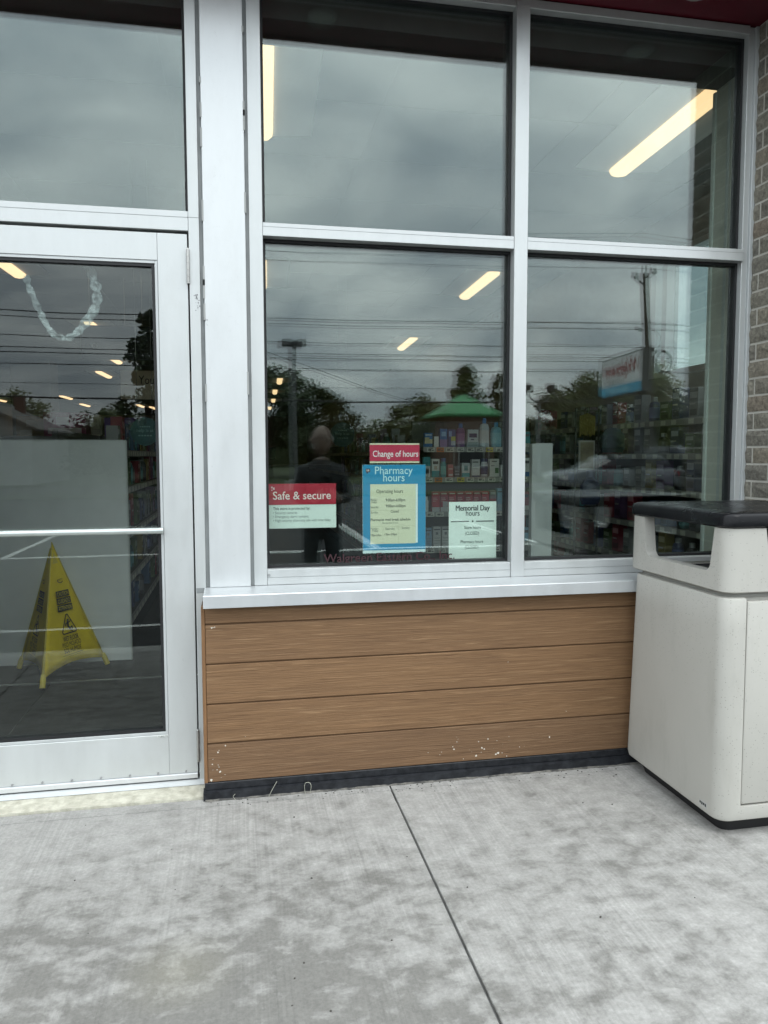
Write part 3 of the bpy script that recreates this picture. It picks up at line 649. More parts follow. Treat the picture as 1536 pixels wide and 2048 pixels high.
def cone_print(P, Q, n, k):
    mid = (P+Q)/2; v = (A-mid); H = v.length; v.normalize(); u = (Q-P).normalized()
    # make u perpendicular-ish frame along the base edge; true fabric plane frame
    b = MB(); lift = .010
    def o(a, h): return A - v*h + u*a + n*lift
    def rect(a0, a1, h0, h1, mi=0): b.add([o(a0, h0), o(a1, h0), o(a1, h1), o(a0, h1)], [(0, 1, 2, 3)], mi)
    for i, wd_ in enumerate(('CAUTION', 'CUIDADO', 'ATTENTION')):
        h = .29 + .043*i; hw = .052+.004*i
        rect(-hw, hw, h, h+.037)
        vs, fs = text_geo(wd_, .034, width=hw*1.75, bold=.006, align='CENTER'); b.add([o(x, h+.031-y)+n*.001 for x, y in vs], fs, 1)
    def stroke(pts, w, mi=0):
        for (x0, y0), (x1, y1) in zip(pts, pts[1:]):
            d = Vector((x1-x0, y1-y0)).normalized(); q = Vector((-d.y, d.x))*w/2
            b.add([o(x0+q.x-d.x*w*.3, y0+q.y-d.y*w*.3), o(x1+q.x+d.x*w*.3, y1+q.y+d.y*w*.3), o(x1-q.x+d.x*w*.3, y1-q.y+d.y*w*.3), o(x0-q.x-d.x*w*.3, y0-q.y-d.y*w*.3)], [(0, 1, 2, 3)], mi)
    # logo scribble: circle arrow
    stroke([(.022*math.cos(t*.5+.6), .225+.018*math.sin(t*.5+.6)) for t in range(6)], .005)
    vs, fs = text_geo('SAFETY', .017, width=.042, bold=.006, align='CENTER'); b.add([o(x, .230-y) for x, y in vs], fs, 0)
    T = [(0, .425), (.062, .548), (-.062, .548), (0, .425)]
    T2 = []
    for i in range(3):
        a, c_ = Vector(T[i]), Vector(T[i+1]); T2 += [a.lerp(c_, .09), a.lerp(c_, .91)]
    stroke([tuple(p) for p in T2] + [tuple(T2[0])], .007)
    b.add([o(.0+.008*math.cos(q*.628), .472+.008*math.sin(q*.628)) for q in range(10)], [tuple(range(10))], 0)
    stroke([(-.002, .482), (-.004, .508)], .014); stroke([(-.004, .487), (.014, .483), (.026, .472)], .006); stroke([(-.004, .486), (-.020, .490), (-.024, .503)], .006)
    stroke([(-.004, .508), (.010, .520), (.026, .513), (.030, .527)], .008); stroke([(-.004, .508), (.004, .524), (.022, .540)], .008)
    for wd_, h, w_, bo in (('WET FLOOR', .592, .125, .015), ('PISO MOJADO', .626, .150, .0), ('SOL HUMIDE', .660, .138, .0)):
        vs, fs = text_geo(wd_, .040, width=w_, bold=bo, align='CENTER'); b.add([o(x, h-y) for x, y in vs], fs, 0)
    rect(-.085, .085, .672, .6735); rect(-.04, .055, .683, .684)
    b.build('print', [BLK, pm((.55, .43, .04), .6)], wf, recalc=False)
cone_print(FF, FR, nR, 0); cone_print(FL, FF, nL, 1)

# notices taped inside the lower left pane
YS = .0795   # just behind the inner pane
def sheet(name, label, x0, x1, z0, z1, mt, cat='sign', y=YS, lean=0.):
    t_ = thing(name, label, cat, ((x0+x1)/2, y, z0)); b = MB(); nx = 8; rows = []
    for i in range(nx+1):
        x = x0+(x1-x0)*i/nx; rows.append([(x, y+.0001*math.sin(i*1.1), z0+lean*i/nx), (x, y+.0001*math.sin(i*1.1)+.0006, z1+lean*i/nx)])
    fr_ = [[r_[0], r_[1], (r_[1][0], r_[1][1]+.0008, r_[1][2]), (r_[0][0], r_[0][1]+.0008, r_[0][2])] for r_ in rows]
    b.ring(fr_); b.build('paper', mt, t_)
    return t_
def flat(t_, name, mt, rects, y): 
    b = MB()
    for a, b_, c, d in rects: b.box(a, b_, y, y+.0004, c, d)
    return b.build(name, mt, t_)
def lettering(t_, items, mt, y, name='lettering'):
    b = MB()
    for body, size, x, z, kw in items: put_text(b, body, size, (x, y, z), lift=0., **kw)
    return b.build(name, mt, t_, recalc=False)
C_ = dict(align='CENTER')
t_ = sheet('safety_notice', 'red and white notice headed Safe & secure', .128, .408, 1.022, 1.206, PAPER)
flat(t_, 'red_header', REDP, [(.128, .408, 1.1195, 1.206)], YS-.0010)
lettering(t_, [('Safe & secure', .047, .148, 1.1415, dict(width=.238, bold=.006))], pm((.86, .72, .70), .6), YS-.0014)
lettering(t_, [('This store is protected by:', .0165, .148, 1.0985, dict(width=.152, bold=.009))], INK, YS-.0004)
lettering(t_, [('\u2022 Security cameras', .0155, .148, 1.0815, dict(width=.098)), ('\u2022 Emergency alarm systems', .0155, .148, 1.0655, dict(width=.145)), ('\u2022 High-security pharmacy safe with time delay', .0155, .148, 1.0495, dict(width=.237))], INKG, YS-.0004)
flat(t_, 'corner_mark', pm((.75, .5, .5), .6), [(.141, .147, 1.188, 1.195), (.148, .155, 1.182, 1.191), (.142, .146, 1.178, 1.182)], YS-.0014)
t_ = sheet('hours_change_notice', 'small red notice reading Change of hours', .551, .765, 1.289, 1.372, PAPERC)
flat(t_, 'red_header', REDP2, [(.551, .7645, 1.297, 1.3655)], YS-.0010)
lettering(t_, [('Change of hours', .037, .564, 1.3155, dict(width=.195, bold=.006))], pm((.92, .90, .90), .6), YS-.0014)
t_ = sheet('pharmacy_hours_notice', 'tall blue poster headed Pharmacy hours', .520, .792, .909, 1.282, pm((.75, .86, .88), .6), y=YS-.0002)
flat(t_, 'blue_print', BLUEP, [(.521, .7915, .922, 1.2815)], YS-.0013)
lettering(t_, [('Pharmacy', .046, .654, 1.243, dict(width=.162, bold=.006, **C_)), ('hours', .046, .654, 1.2125, dict(width=.092, bold=.006, **C_))], INKLB, YS-.0017)
flat(t_, 'logo_badge', pm((.05, .03, .06), .6), [(.5335, .552, 1.251, 1.266), (.537, .543, 1.246, 1.251)], YS-.0016)
flat(t_, 'logo_badge', pm((.6, .5, .5), .6), [(.537, .541, 1.255, 1.263), (.543, .548, 1.255, 1.263)], YS-.0021)
flat(t_, 'insert_sheet', PAPERC, [(.5525, .748, .948, 1.2005)], YS-.0019)
flat(t_, 'insert_edge', pm((.80, .86, .84), .6), [(.7485, .757, .950, 1.2005)], YS-.0019)
flat(t_, 'ruled_lines', pm((.42, .41, .30), .7), [(.606, .6066, .952, 1.022), (.673, .6736, .952, 1.022), (.553, .742, 1.0905, 1.0911), (.553, .742, 1.0225, 1.0231)], YS-.0024)
lettering(t_, [('Operating hours', .0225, .636, 1.163, dict(width=.115, bold=.004, **C_)), ('9:00am-6:00pm', .0175, .618, 1.1275, dict(width=.085, bold=.008)), ('9:00am-6:00pm', .0175, .619, 1.1025, dict(width=.085, bold=.008)), ('Closed', .0175, .640, 1.0795, dict(width=.034)),
               ('Pharmacist meal break schedule', .0165, .5535, 1.0455, dict(width=.172, bold=.006)), ('7:30pm-2:00pm', .0125, .5535, .9815, dict(width=.045, bold=.006)), ('1:30pm-2:00pm', .0125, .612, .9840, dict(width=.055, bold=.006))], INK, YS-.0024)
lettering(t_, [('Monday -', .0135, .5545, 1.1300, dict(width=.030)), ('Friday', .0135, .558, 1.1205, dict(width=.022)), ('Saturday', .0135, .5535, 1.1000, dict(width=.034)), ('Sunday', .0135, .5545, 1.0775, dict(width=.030)),
               ('Pharmacy closes for lunch', .0095, .604, 1.0335, dict(width=.068)), ('Monday -', .0135, .5545, 1.0095, dict(width=.034)), ('Friday', .0135, .560, 1.0000, dict(width=.026)), ('Saturday', .0135, .617, 1.0075, dict(width=.040)), ('Sunday', .0135, .688, 1.0100, dict(width=.034))], INKG, YS-.0024)
t_ = sheet('holiday_hours_notice', 'white paper notice headed Memorial Day hours', .895, 1.109, .851, 1.121, PAPER)
lettering(t_, [('Memorial Day', .034, 1.0027, 1.083, dict(width=.152, **C_))], INK, YS-.0008)
lettering(t_, [('Memorial Day', .034, 1.0013, 1.0834, dict(width=.152, **C_)), ('hours', .034, 1.002, 1.0605, dict(width=.062, bold=.006, **C_))], INK, YS-.0004)
flat(t_, 'rule', INK, [(.905, .985, 1.0345, 1.0385), (1.017, 1.098, 1.0345, 1.0385), (.998, 1.005, 1.0335, 1.0400)], YS-.0010)
lettering(t_, [('Store hours', .0185, 1.001, 1.0035, dict(width=.074, bold=.01, **C_)), ('(CLOSED)', .0205, 1.000, .9775, dict(width=.062, bold=.006, **C_)), ('Pharmacy hours', .0185, .999, .9420, dict(width=.102, bold=.01, **C_)), ('(CLOSED)', .0205, .998, .9175, dict(width=.062, bold=.006, **C_))], pm((.05, .07, .06), .6), YS-.0004)
wl = MB(); put_text(wl, 'Walgreen Eastern Co., Inc.', .050, (.352, .0542, .8790), lift=0., width=.562, bold=.006)
tag(wl.build('window_lettering', pm((.032, .006, .010), .6), recalc=False), 'dark red company lettering along the bottom of the lower left pane', 'lettering')

# hanging signs
def disc_sign(x, y, z, r, label, wire_x):
    t_ = thing('round_hanging_sign', label, 'sign', (x, y, z), 'round dark green hanging signs')
    MB().ring([[(x+math.cos(q*.196)*r, yy, z+math.sin(q*.196)*r) for q in range(32)] for yy in (y, y+.01)]).build('disc', pm((.02, .085, .09), .6), t_)
    for dx in (-.05, .05): MB().tube([(x+dx, y+.005, z+r*.9), (x+dx, y+.005, Zc-.01)], .0015, 4).build('hanging_wire', pm((.2, .2, .2), .5), t_)
    b = MB(); put_text(b, 'help is at', r*.32, (x, y-.001, z-.03*r), width=r*1.15, align='CENTER', bold=.01)
    for k, (zz, hw) in enumerate(((.30, .35), (-.33, .45))):
        for q in range(5): b.box(x-r*hw+q*r*hw*.42, x-r*hw+q*r*hw*.42+r*hw*.3, y-.0016, y-.0012, z+zz*r, z+zz*r+r*.09)
    b.build('lettering', pm((.20, .34, .33), .6), t_, recalc=False)
disc_sign(-.609, 2.42, 1.49, .098, 'round dark green sign hanging right of the shelves seen through the door', 0)
disc_sign(1.196, 5.5, 1.56, .14, 'round dark green sign hanging in the lower middle pane', 0)
t_ = thing('hanging_sign', 'grey beige hanging sign starting with the word Your', 'sign', (-.9, 6, 1.96))
MB().box(-1.262, -.40, 6, 6.015, 1.965, 2.29).build('board', pm((.88, .85, .70), .5, var=.05), t_)
b = MB(); put_text(b, 'Your', .135, (-1.065, 5.999, 2.14), width=.215); b.build('lettering', INK, t_, recalc=False)
for x in (-1.2, -.46): MB().tube([(x, 6.007, 2.29), (x, 6.007, Zc-.01)], .002, 4).build('hanging_wire', STEEL, t_)
t_ = thing('dark_hanging_sign', 'dark purple grey sign panel hanging above the aisle behind the door', 'sign', (-1.14, 5, 2.29))
MB().box(-1.485, -.80, 5, 5.02, 2.285, 2.62).build('board', pm((.022, .022, .034), .45), t_)
MB().ring([[(-1.36+math.cos(q*.524)*r, yy, 2.415+math.sin(q*.524)*r) for q in range(12)] for r, yy in ((.028, 4.998), (.020, 4.996), (.014, 4.998))], cap=False).build('emblem', pm((.35, .35, .38), .5), t_)
for x in (-1.4, -.9): MB().tube([(x, 5.01, 2.62), (x, 5.01, Zc-.01)], .002, 4).build('hanging_wire', STEEL, t_)

# --- shelving
SHELF = pm((.085, .085, .082), .6); SHELFD = pm((.02, .022, .024), .6); RAIL = pm((.30, .30, .28), .5); TAGW = pm((.58, .58, .50), .6); TAGO = pm((.60, .16, .01), .6); TAGY = pm((.62, .52, .06), .6)
def art_box(w, h, d, base, art, name='carton'):
    """printed carton, front face -y at y=0"""
    b = MB().box(-w/2, w/2, 0, d, 0, h, 0); mats = [pm(base, .45)]
    for x0, x1, z0, z1, c in art:
        mats.append(pm(c, .5)); b.box(-w/2+w*x0, -w/2+w*x1, -.0008, .0, h*z0, h*z1, len(mats)-1)
    return b, mats
def bottle(w, h, d, base, cap, label=None, capw=.45):
    pts = [(.86, 0), (1, .03), (1, .66), (.8, .78), (capw, .82)]; b = MB(); n = 14
    def ring_(k, z): return [(math.cos(q*2*math.pi/n)*w/2*k, d/2+math.sin(q*2*math.pi/n)*d/2*k, z*h) for q in range(n)]
    b.ring([ring_(k, z) for k, z in pts], 0); b.ring([ring_(capw*1.05, z) for z in (.815, .98)] + [ring_(capw*.9, 1.)], 1)
    if label: b.ring([ring_(1.01, z) for z in (.14, .58)], 2, cap=False)
    return b, [pm(base, .35), pm(cap, .4)] + ([pm(label, .5)] if label else [])
def place(name, label, cat, bm_, mats, x, y, z, rot=0., group=None, parent=None):
    o = bm_.build(name, mats); o.location = (x, y, z); o.rotation_euler.z = rot
    return tag(o, label, cat, group)
ENDZ = [.23, .545, .85, 1.139, 1.39]
ec = thing('end_shelf_unit', 'dark metal shelf end bay with packed medicine facing the window', 'shelf unit', (2.0, 3.3, 0))
MB().box(1.53, 2.48, 3.46, 3.50, 0, 1.62).build('back_panel', pm((.05, .055, .055), .7), ec)
for x in (1.53, 2.46): MB().box(x, x+.02, 3.08, 3.459, 0, .12).build('side_foot', SHELFD, ec)
for i, z in enumerate(ENDZ):
    s_ = MB().box(1.532, 2.478, 3.075, 3.459, z-.022, z).build('shelf', SHELF, ec)
    MB().box(1.532, 2.478, 3.06, 3.0745, z-.042, z+.002).build('price_rail', RAIL, s_, bevel=.002, seg=1)
    x = 1.545+rnd.uniform(0, .02); k = 0
    while x < 2.42:
        c = TAGO if (i in (3, 4) and k == 1) else (TAGY if rnd.random() < .12 else TAGW)
        w = .062
        tb = MB().box(x, x+w, 3.0565, 3.0595, z-.040, z-.003, 0)
        tb.box(x+.007, x+.034, 3.0558, 3.0564, z-.030, z-.017, 1); tb.box(x+.038, x+.056, 3.0558, 3.0564, z-.030, z-.022, 1); tb.box(x+.007, x+.05, 3.0558, 3.0564, z-.012, z-.008, 1)
        tb.build('price_tag', [c, pm((.08, .08, .08), .6)], s_)
        x += w+rnd.uniform(.016, .045); k += 1
EX = lambda px: 1.532+(px-845)*.00442
YP = 3.09
W_ = (.66, .68, .66); NAVY = (.02, .025, .10); BLU = (.03, .14, .36); LBL = (.22, .42, .55); TEA = (.03, .28, .30); PUR = (.12, .035, .16); RD = (.38, .012, .03); CRM = (.62, .55, .33); GRN = (.03, .13, .06)
def eb(shelf, a, b_, hpx, base, art, name, label, cat='box', d=.05): 
    w = (b_-a)*.00442*.94; q, mt = art_box(w, hpx*.0042, d, base, art); place(name, label, cat, q, mt, EX((a+b_)/2), YP, ENDZ[shelf]+.0005)
def ebo(shelf, a, b_, hpx, base, cap, lab, name, label, capw=.45):
    w = (b_-a)*.00442*.94; q, mt = bottle(w, hpx*.0042, w*.6, base, cap, lab, capw); place(name, label, 'bottle', q, mt, EX((a+b_)/2), YP, ENDZ[shelf]+.0005)
eb(4, 848, 864, 28, BLU, [(0, 1, .25, .55, CRM), (0, .6, .5, .68, CRM), (.1, .9, .82, .9, (.5, .6, .7))], 'medicine_box', 'blue box with cream stripe, leftmost on the top facing shelf')
eb(4, 867, 876, 21, W_, [], 'paper_slip', 'narrow blank white pack between blue boxes on the top facing shelf', 'pack', .02)
eb(4, 878, 893, 36, BLU, [(0, 1, 0, .42, (.24, .16, .36)), (.2, .8, .6, .85, (.25, .45, .7))], 'medicine_box', 'blue box with lavender lower half on the top facing shelf')
eb(4, 894, 909, 35, (.05, .07, .22), [(.4, 1, .36, .6, (.5, .5, .12)), (.1, .5, .6, .9, (.25, .35, .6)), (.4, 1, .1, .35, (.42, .47, .55))], 'medicine_box', 'navy box with yellow patch on the top facing shelf')
ebo(4, 911, 929, 47, PUR, BLU, (.26, .10, .26), 'bottle', 'purple bottle with blue cap on the top facing shelf')
eb(4, 932, 955, 35, (.42, .50, .53), [(.15, .85, .55, .78, NAVY), (.05, .95, .04, .3, (.20, .27, .27)), (.3, .6, .4, .46, NAVY)], 'carton', 'pale carton with dark oval label on the top facing shelf', 'carton')
ebo(4, 957, 978, 58, (.46, .55, .60), (.04, .22, .5), (.60, .63, .63), 'bottle', 'large clear jug with blue cap on the top facing shelf', .35)
ebo(4, 980, 1003, 50, (.15, .38, .48), (.05, .25, .5), (.26, .5, .58), 'bottle', 'wide aqua jug at the right end of the top facing shelf', .35)
eb(3, 846, 860, 40, TEA, [(0, 1, 0, .55, (.5, .5, .48)), (.2, .8, .2, .4, (.4, .1, .12))], 'medicine_box', 'teal and white box, leftmost on the second facing shelf')
eb(3, 862, 878, 36, (.58, .62, .58), [(0, 1, 0, .35, TEA), (.15, .85, .72, .88, INK.diffuse_color[:3] if False else (.05, .06, .06)), (.3, .7, .42, .62, (.45, .40, .32))], 'medicine_box', 'white box with teal base on the second facing shelf')
ebo(3, 880, 892, 38, TEA, (.05, .14, .30), (.12, .42, .40), 'bottle', 'slim teal bottle with blue cap on the second facing shelf', .8)
eb(3, 894, 905, 25, (.42, .14, .14), [(.1, .9, .1, .25, (.5, .45, .42)), (.1, .9, .6, .7, (.5, .35, .33))], 'medicine_box', 'small salmon red box on the second facing shelf')
eb(3, 907, 918, 22, (.10, .12, .14), [(.1, .9, .2, .3, (.3, .35, .4)), (.1, .9, .5, .56, (.3, .35, .4))], 'blister_pack', 'small dark blister pack on the second facing shelf', 'pack', .02)
eb(3, 921, 938, 28, (.50, .55, .54), [(0, 1, 0, .28, TEA), (.3, .75, .45, .8, (.07, .2, .2))], 'medicine_box', 'small white and teal box on the second facing shelf')
eb(3, 941, 958, 35, (.60, .61, .58), [(.1, .8, .82, .88, (.1, .1, .1)), (.1, .9, .6, .64, (.15, .15, .2)), (.1, .7, .45, .48, (.3, .3, .3)), (0, 1, .0, .08, NAVY)], 'medicine_box', 'white box with black text lines on the second facing shelf')
ebo(3, 960, 975, 37, (.45, .46, .48), NAVY, (.03, .04, .12), 'bottle', 'white bottle with wide navy cap on the second facing shelf', .85)
eb(3, 977, 997, 36, (.60, .61, .55), [(.2, .75, .82, .9, (.2, .2, .18)), (.55, .95, .2, .5, (.06, .16, .05)), (.1, .5, .6, .64, (.2, .2, .2))], 'medicine_box', 'white box with green triangle on the second facing shelf')
eb(3, 1000, 1012, 24, W_, [], 'medicine_box', 'plain white narrow box, last on the second facing shelf')
RDL = ['first red box from the left on the third facing shelf', 'red box with a grey picture on the third facing shelf', 'third red box from the left on the third facing shelf', 'fourth red box from the left on the third facing shelf', 'fifth red box from the left on the third facing shelf', 'sixth red box from the left on the third facing shelf', 'last red box on the third facing shelf']
for k, lab in enumerate(RDL):
    a = 863+k*16.4; c = RD if k % 2 == 0 else (.32, .02, .045)
    art = [(.08, .8, .86, .92, (.55, .45, .42)), (.08, .6, .66, .69, (.5, .3, .28)), (.08, .7, .58, .61, (.5, .3, .28)), (.08, .5, .5, .53, (.45, .25, .22)), (0, 1, 0, .22, (.48, .46, .46))]
    if k == 1: art.append((.3, .95, .22, .5, (.42, .40, .40)))
    eb(2, a, a+15.8, 40, c, art, 'medicine_box', lab)
eb(2, 978, 991, 41, (.22, .17, .17), [(.1, .9, .8, .92, (.4, .4, .38)), (0, 1, .45, .6, (.3, .06, .07)), (.1, .9, .25, .3, (.45, .3, .28))], 'medicine_box', 'grey and red box after the red boxes on the third facing shelf')
eb(2, 993, 1006, 45, LBL, [(.1, .9, .82, .88, (.08, .12, .15)), (0, 1, 0, .3, (.35, .45, .5))], 'medicine_box', 'light blue box at the right end of the third facing shelf')
ebo(2, 848, 857, 30, W_, W_, None, 'bottle', 'small white bottle left of the red boxes on the third facing shelf', .6)
for k, (a, b_, hp, base, lab) in enumerate(((849, 863, 40, (.22, .32, .42), 'grey blue box, leftmost on the fourth facing shelf'), (865, 881, 42, (.46, .46, .45), 'tall pale grey box on the fourth facing shelf'), (882.5, 898, 42, (.48, .48, .47), 'second tall pale grey box on the fourth facing shelf'), (900, 916, 41, (.40, .42, .44), 'pale box partly behind the white notice on the fourth facing shelf'))):
    eb(1, a, b_, hp, base, [(.1, .9, .84, .9, (.12, .12, .13)), (.35, .65, .62, .74, (.2, .2, .22)), (.1, .9, .45, .47, (.2, .2, .2)), (.1, .9, .32, .34, (.2, .2, .2)), (.1, .7, .2, .22, (.2, .2, .2))], 'medicine_box', lab)
k = 0
for sh in (1, 2, 3, 4):
    for j in range(3):
        eb(sh, 1016+j*15, 1029+j*15, rnd.randint(28, 42), rnd.choice([W_, LBL, TEA, (.4, .42, .42), (.3, .1, .12)]), [(.1, .9, .7, .85, (.1, .1, .12)), (0, 1, .0, .25, rnd.choice([TEA, BLU, (.5, .5, .45)]))], 'medicine_box', 'small box at the right end of the %s facing shelf beside the mullion' % ('bottom', 'fourth', 'third', 'second', 'top')[sh])
        bpy.context.scene.collection.objects[-1]['group'] = 'boxes beside the mullion on shelf %d' % sh

# dim goods on the receding shelves: a few shared meshes
PAL = [(.34, .35, .34), (.08, .10, .20), (.28, .03, .05), (.05, .16, .17), (.34, .27, .08), (.16, .08, .18), (.10, .16, .06), (.05, .05, .055), (.25, .26, .28), (.06, .13, .25)]
GOODS = []
for k in range(12):
    c = tuple(x*.75 for x in PAL[k % len(PAL)]); cn = ['grey', 'navy', 'red', 'teal', 'mustard', 'purple', 'green', 'black', 'pale grey', 'blue'][k % len(PAL)]
    if k % 4 == 3: q, mt = bottle(.085, .2, .08, c, (.35, .36, .36), tuple(min(1, x*2.2+.05) for x in c), .5); nm = 'bottle'
    else:
        q, mt = art_box(.105, .19+.02*(k % 3), .08, c, [(.08, .92, .66, .86, tuple(min(.6, x*1.2+.25) for x in c)), (.1, .7, .45, .50, (.4, .4, .38)), (.1, .9, .1, .3, tuple(x*.5 for x in c))]); nm = 'carton'
    o = q.build(nm, mt); GOODS.append((nm, o.data, cn)); bpy.data.objects.remove(o)
def goods(x, y, z, rot, label, group, sc=1.):
    nm, me, cn = rnd.choice(GOODS); o = link(nm, me); label = label.replace('small packaged goods', 'small %s %s' % (cn, nm)); group = '%s, %s %s' % (group, cn, nm); o.location = (x, y, z); o.rotation_euler.z = rot; o.scale = (sc*rnd.uniform(.85, 1.1), sc, sc*rnd.uniform(.75, 1.15))
    tag(o, label, nm, group)
ORD = ['lowest', 'second lowest', 'middle', 'second highest', 'highest', 'top']
def gondola(nm, label, x0, x1, y0, y1, face, levels, hgt, where, grp, gy0, gy1, step, depth=.36):
    t_ = thing(nm, label, 'shelf unit', ((x0+x1)/2, (y0+y1)/2, 0)); xm = (x0+x1)/2 if abs(x1-x0) > .6 else (x1-.03 if face < 0 else x0+.03)
    MB().box(xm-.02, xm+.02, y0, y1, 0, hgt).build('back_panel', pm((.06, .063, .06), .7), t_)
    MB().box(x0, x1, y0, y1, 0, .12).build('plinth', SHELFD, t_)
    for i, z in enumerate(levels):
        xf = x1 if face > 0 else x0; xa, xb = sorted((xf-face*.012, xm+face*.0205))
        s_ = MB().box(xa, xb, y0, y1, z-.02, z).build('shelf', SHELF, t_)
        xa, xb = sorted((xf-face*.0115, xf+face*.002))
        MB().box(xa, xb, y0, y1, z-.042, z+.003).build('price_rail', RAIL, s_)
        tg = MB(); y = gy0
        while y < gy1+2:
            xa, xb = sorted((xf+face*.0025, xf+face*.004)); tg.box(xa, xb, y, y+.06, z-.038, z-.004); y += rnd.uniform(.09, .22)
        struct(tg.build('price_tags', TAGW, s_), 'stuff')
        y = gy0
        while y < gy1:
            if rnd.random() > .08: goods(xf-face*(.03+.02*rnd.random()), y, z+.001, R(90) if face > 0 else R(-90), 'small packaged goods on the %s shelf %s' % (ORD[i], where), '%s, %s row' % (grp, ORD[i]), 1.0)
            y += step*rnd.uniform(.9, 1.25)
    return t_
gondola('aisle_shelf_unit', 'long dark shelf aisle seen through the door beside the white board', -1.65, -.75, 2.45, 14, 1, [.16, .46, .78, 1.10, 1.36], 1.5, 'of the aisle behind the door', 'goods in the door aisle', 2.5, 6.2, .17)
gondola('aisle_shelf_unit', 'long dark shelf side receding left of the facing medicine bay', 1.53, 2.47, 3.5005, 13, -1, [.16, .46, .78, 1.08, 1.36], 1.5, 'of the aisle by the medicine bay', 'goods in the middle aisle', 3.6, 8.4, .22)
gondola('wall_shelf_unit', 'tall dark wall shelving along the right shop wall behind the bin', 3.16, 3.598, 1.2, 12, -1, [.22, .50, .78, 1.06, 1.33, 1.58], 1.72, 'of the wall behind the bin', 'goods on the right wall', 1.5, 5.3, .165)
# bulky packs on top of the door aisle
for x, y, z, w, h, d, c, c2, lab in ((-1.52, 4.3, 1.50, .36, .22, .25, (.22, .02, .09), (.5, .4, .42), 'large pink pack on top of the aisle shelves behind the door'),
                                     (-1.25, 4.3, 1.50, .10, .20, .2, (.45, .40, .30), (.3, .25, .2), 'narrow cream pack beside the pink pack behind the door'),
                                     (-1.02, 4.2, 1.50, .28, .17, .25, (.09, .03, .20), (.30, .05, .12), 'purple diaper pack on top of the aisle shelves behind the door'),
                                     (-1.86, 4.6, 1.50, .30, .20, .2, (.25, .14, .06), (.4, .3, .2), 'brown pack left of the pink pack behind the door')):
    q, mt = art_box(w, h, d, c, [(.1, .9, .1, .35, c2), (.3, .6, .5, .8, c2)]); o = place('goods_pack', lab, 'pack', q, mt, x, y, z)
    bm = bmesh.new(); bm.from_mesh(o.data); bmesh.ops.bevel(bm, geom=[e_ for e_ in bm.edges if len(e_.link_faces) == 2 and e_.calc_length() > .15], offset=.02, segments=2, affect='EDGES', clamp_overlap=True); bm.to_mesh(o.data); bm.free()
t_ = thing('shelf_topper', 'wide flat riser on top of the door aisle shelves', 'riser', (-1.5, 4.4, 1.49))
MB().box(-2.2, -.76, 4.05, 4.8, 1.462, 1.4985).build('deck', SHELF, t_)
for x in (-2.1, -.86): MB().box(x-.02, x+.02, 4.2, 4.7, 1.4, 1.4618).build('bracket', SHELFD, t_)
# pharmacy counter far back
t_ = thing('service_counter', 'pale counter with a dark screen far back behind the left pane', 'counter', (1.2, 15.5, 0))
MB().box(.2, 2.3, 15.2, 16, 0, 1.05).build('counter_body', pm((.12, .115, .10), .6), t_); MB().box(.15, 2.35, 15.15, 16.05, 1.0505, 1.1).build('counter_top', pm((.3, .3, .27), .4), t_)
t_ = thing('computer_monitor', 'dark monitor on the counter far back behind the left pane', 'monitor', (.75, 15.4, 1.1))
MB().box(.55, .95, 15.4, 15.43, 1.24, 1.52).build('screen', DARK, t_); MB().box(.72, .78, 15.4315, 15.46, 1.12, 1.4).build('stand', DARK, t_); MB().box(.62, .88, 15.3, 15.55, 1.1005, 1.12).build('foot', DARK, t_)
t_ = thing('store_column', 'beige square column in the shop far behind the door glass', 'column', (-4.1, 14.3, 0))
MB().box(-4.55, -3.78, 14, 14.7, 0, Zc-.001).build('shaft', pm((.32, .31, .27), .8), t_); MB().box(-4.58, -3.75, 13.97, 14.73, 0, .12).build('skirting', DARK, t_)
t_ = thing('wall_clock', 'round dark wall clock seen high through the door glass', 'clock', (-3.95, 13.95, 1.95))
MB().ring([[(-4.02+math.cos(q*.393)*.11, yy, 1.95+math.sin(q*.393)*.11) for q in range(16)] for yy in (13.945, 13.968)]).build('case', DARK, t_); MB().ring([[(-4.02+math.cos(q*.393)*.09, yy, 1.95+math.sin(q*.393)*.09) for q in range(16)] for yy in (13.94, 13.9445)]).build('face', pm((.5, .5, .46), .5), t_)
# small rack by the right wall
t_ = thing('display_rack', 'thin dark wire rack in front of the right wall shelves', 'rack', (2.82, 2.7, 0))
for dx in (-.1, .1): MB().tube([(2.82+dx, 2.72, .0), (2.82+dx, 2.72, 1.7)], .008, 6).build('upright', DARK, t_)
for z in (.5, .9, 1.3, 1.68): MB().tube([(2.72, 2.72, z), (2.92, 2.72, z)], .005, 6).build('crossbar', DARK, t_)
MB().box(2.68, 2.96, 2.6, 2.84, 0, .03).build('base_plate', DARK, t_)
def bag(x, y, z, w, h, c, lab):
    b = MB(); b.ring([[(x-w/2*k, y-.02*k2, zz), (x+w/2*k, y-.02*k2, zz), (x+w/2*k, y+.02*k2, zz), (x-w/2*k, y+.02*k2, zz)] for k, k2, zz in ((.9, .2, z), (1, 1, z+h*.2), (.95, 1., z+h*.7), (.6, .3, z+h*.95), (.15, .2, z+h))])
    tag(b.build('hanging_bag', pm(c, .6, var=.2)), lab, 'bag')
fb = MB()
for q in range(9): fb.ring([[(2.735+q*.015-.006, y, z) for y, z in ((2.665, 1.47+.012*(q % 3)), (2.68, 1.47+.012*(q % 3)), (2.68, 1.66-.006*abs(q-4)), (2.665, 1.66-.006*abs(q-4)))], [(2.735+q*.015+.006, y, z) for y, z in ((2.665, 1.475+.01*(q % 2)), (2.68, 1.475+.01*(q % 2)), (2.68, 1.66-.006*abs(q-4)), (2.665, 1.66-.006*abs(q-4)))]])
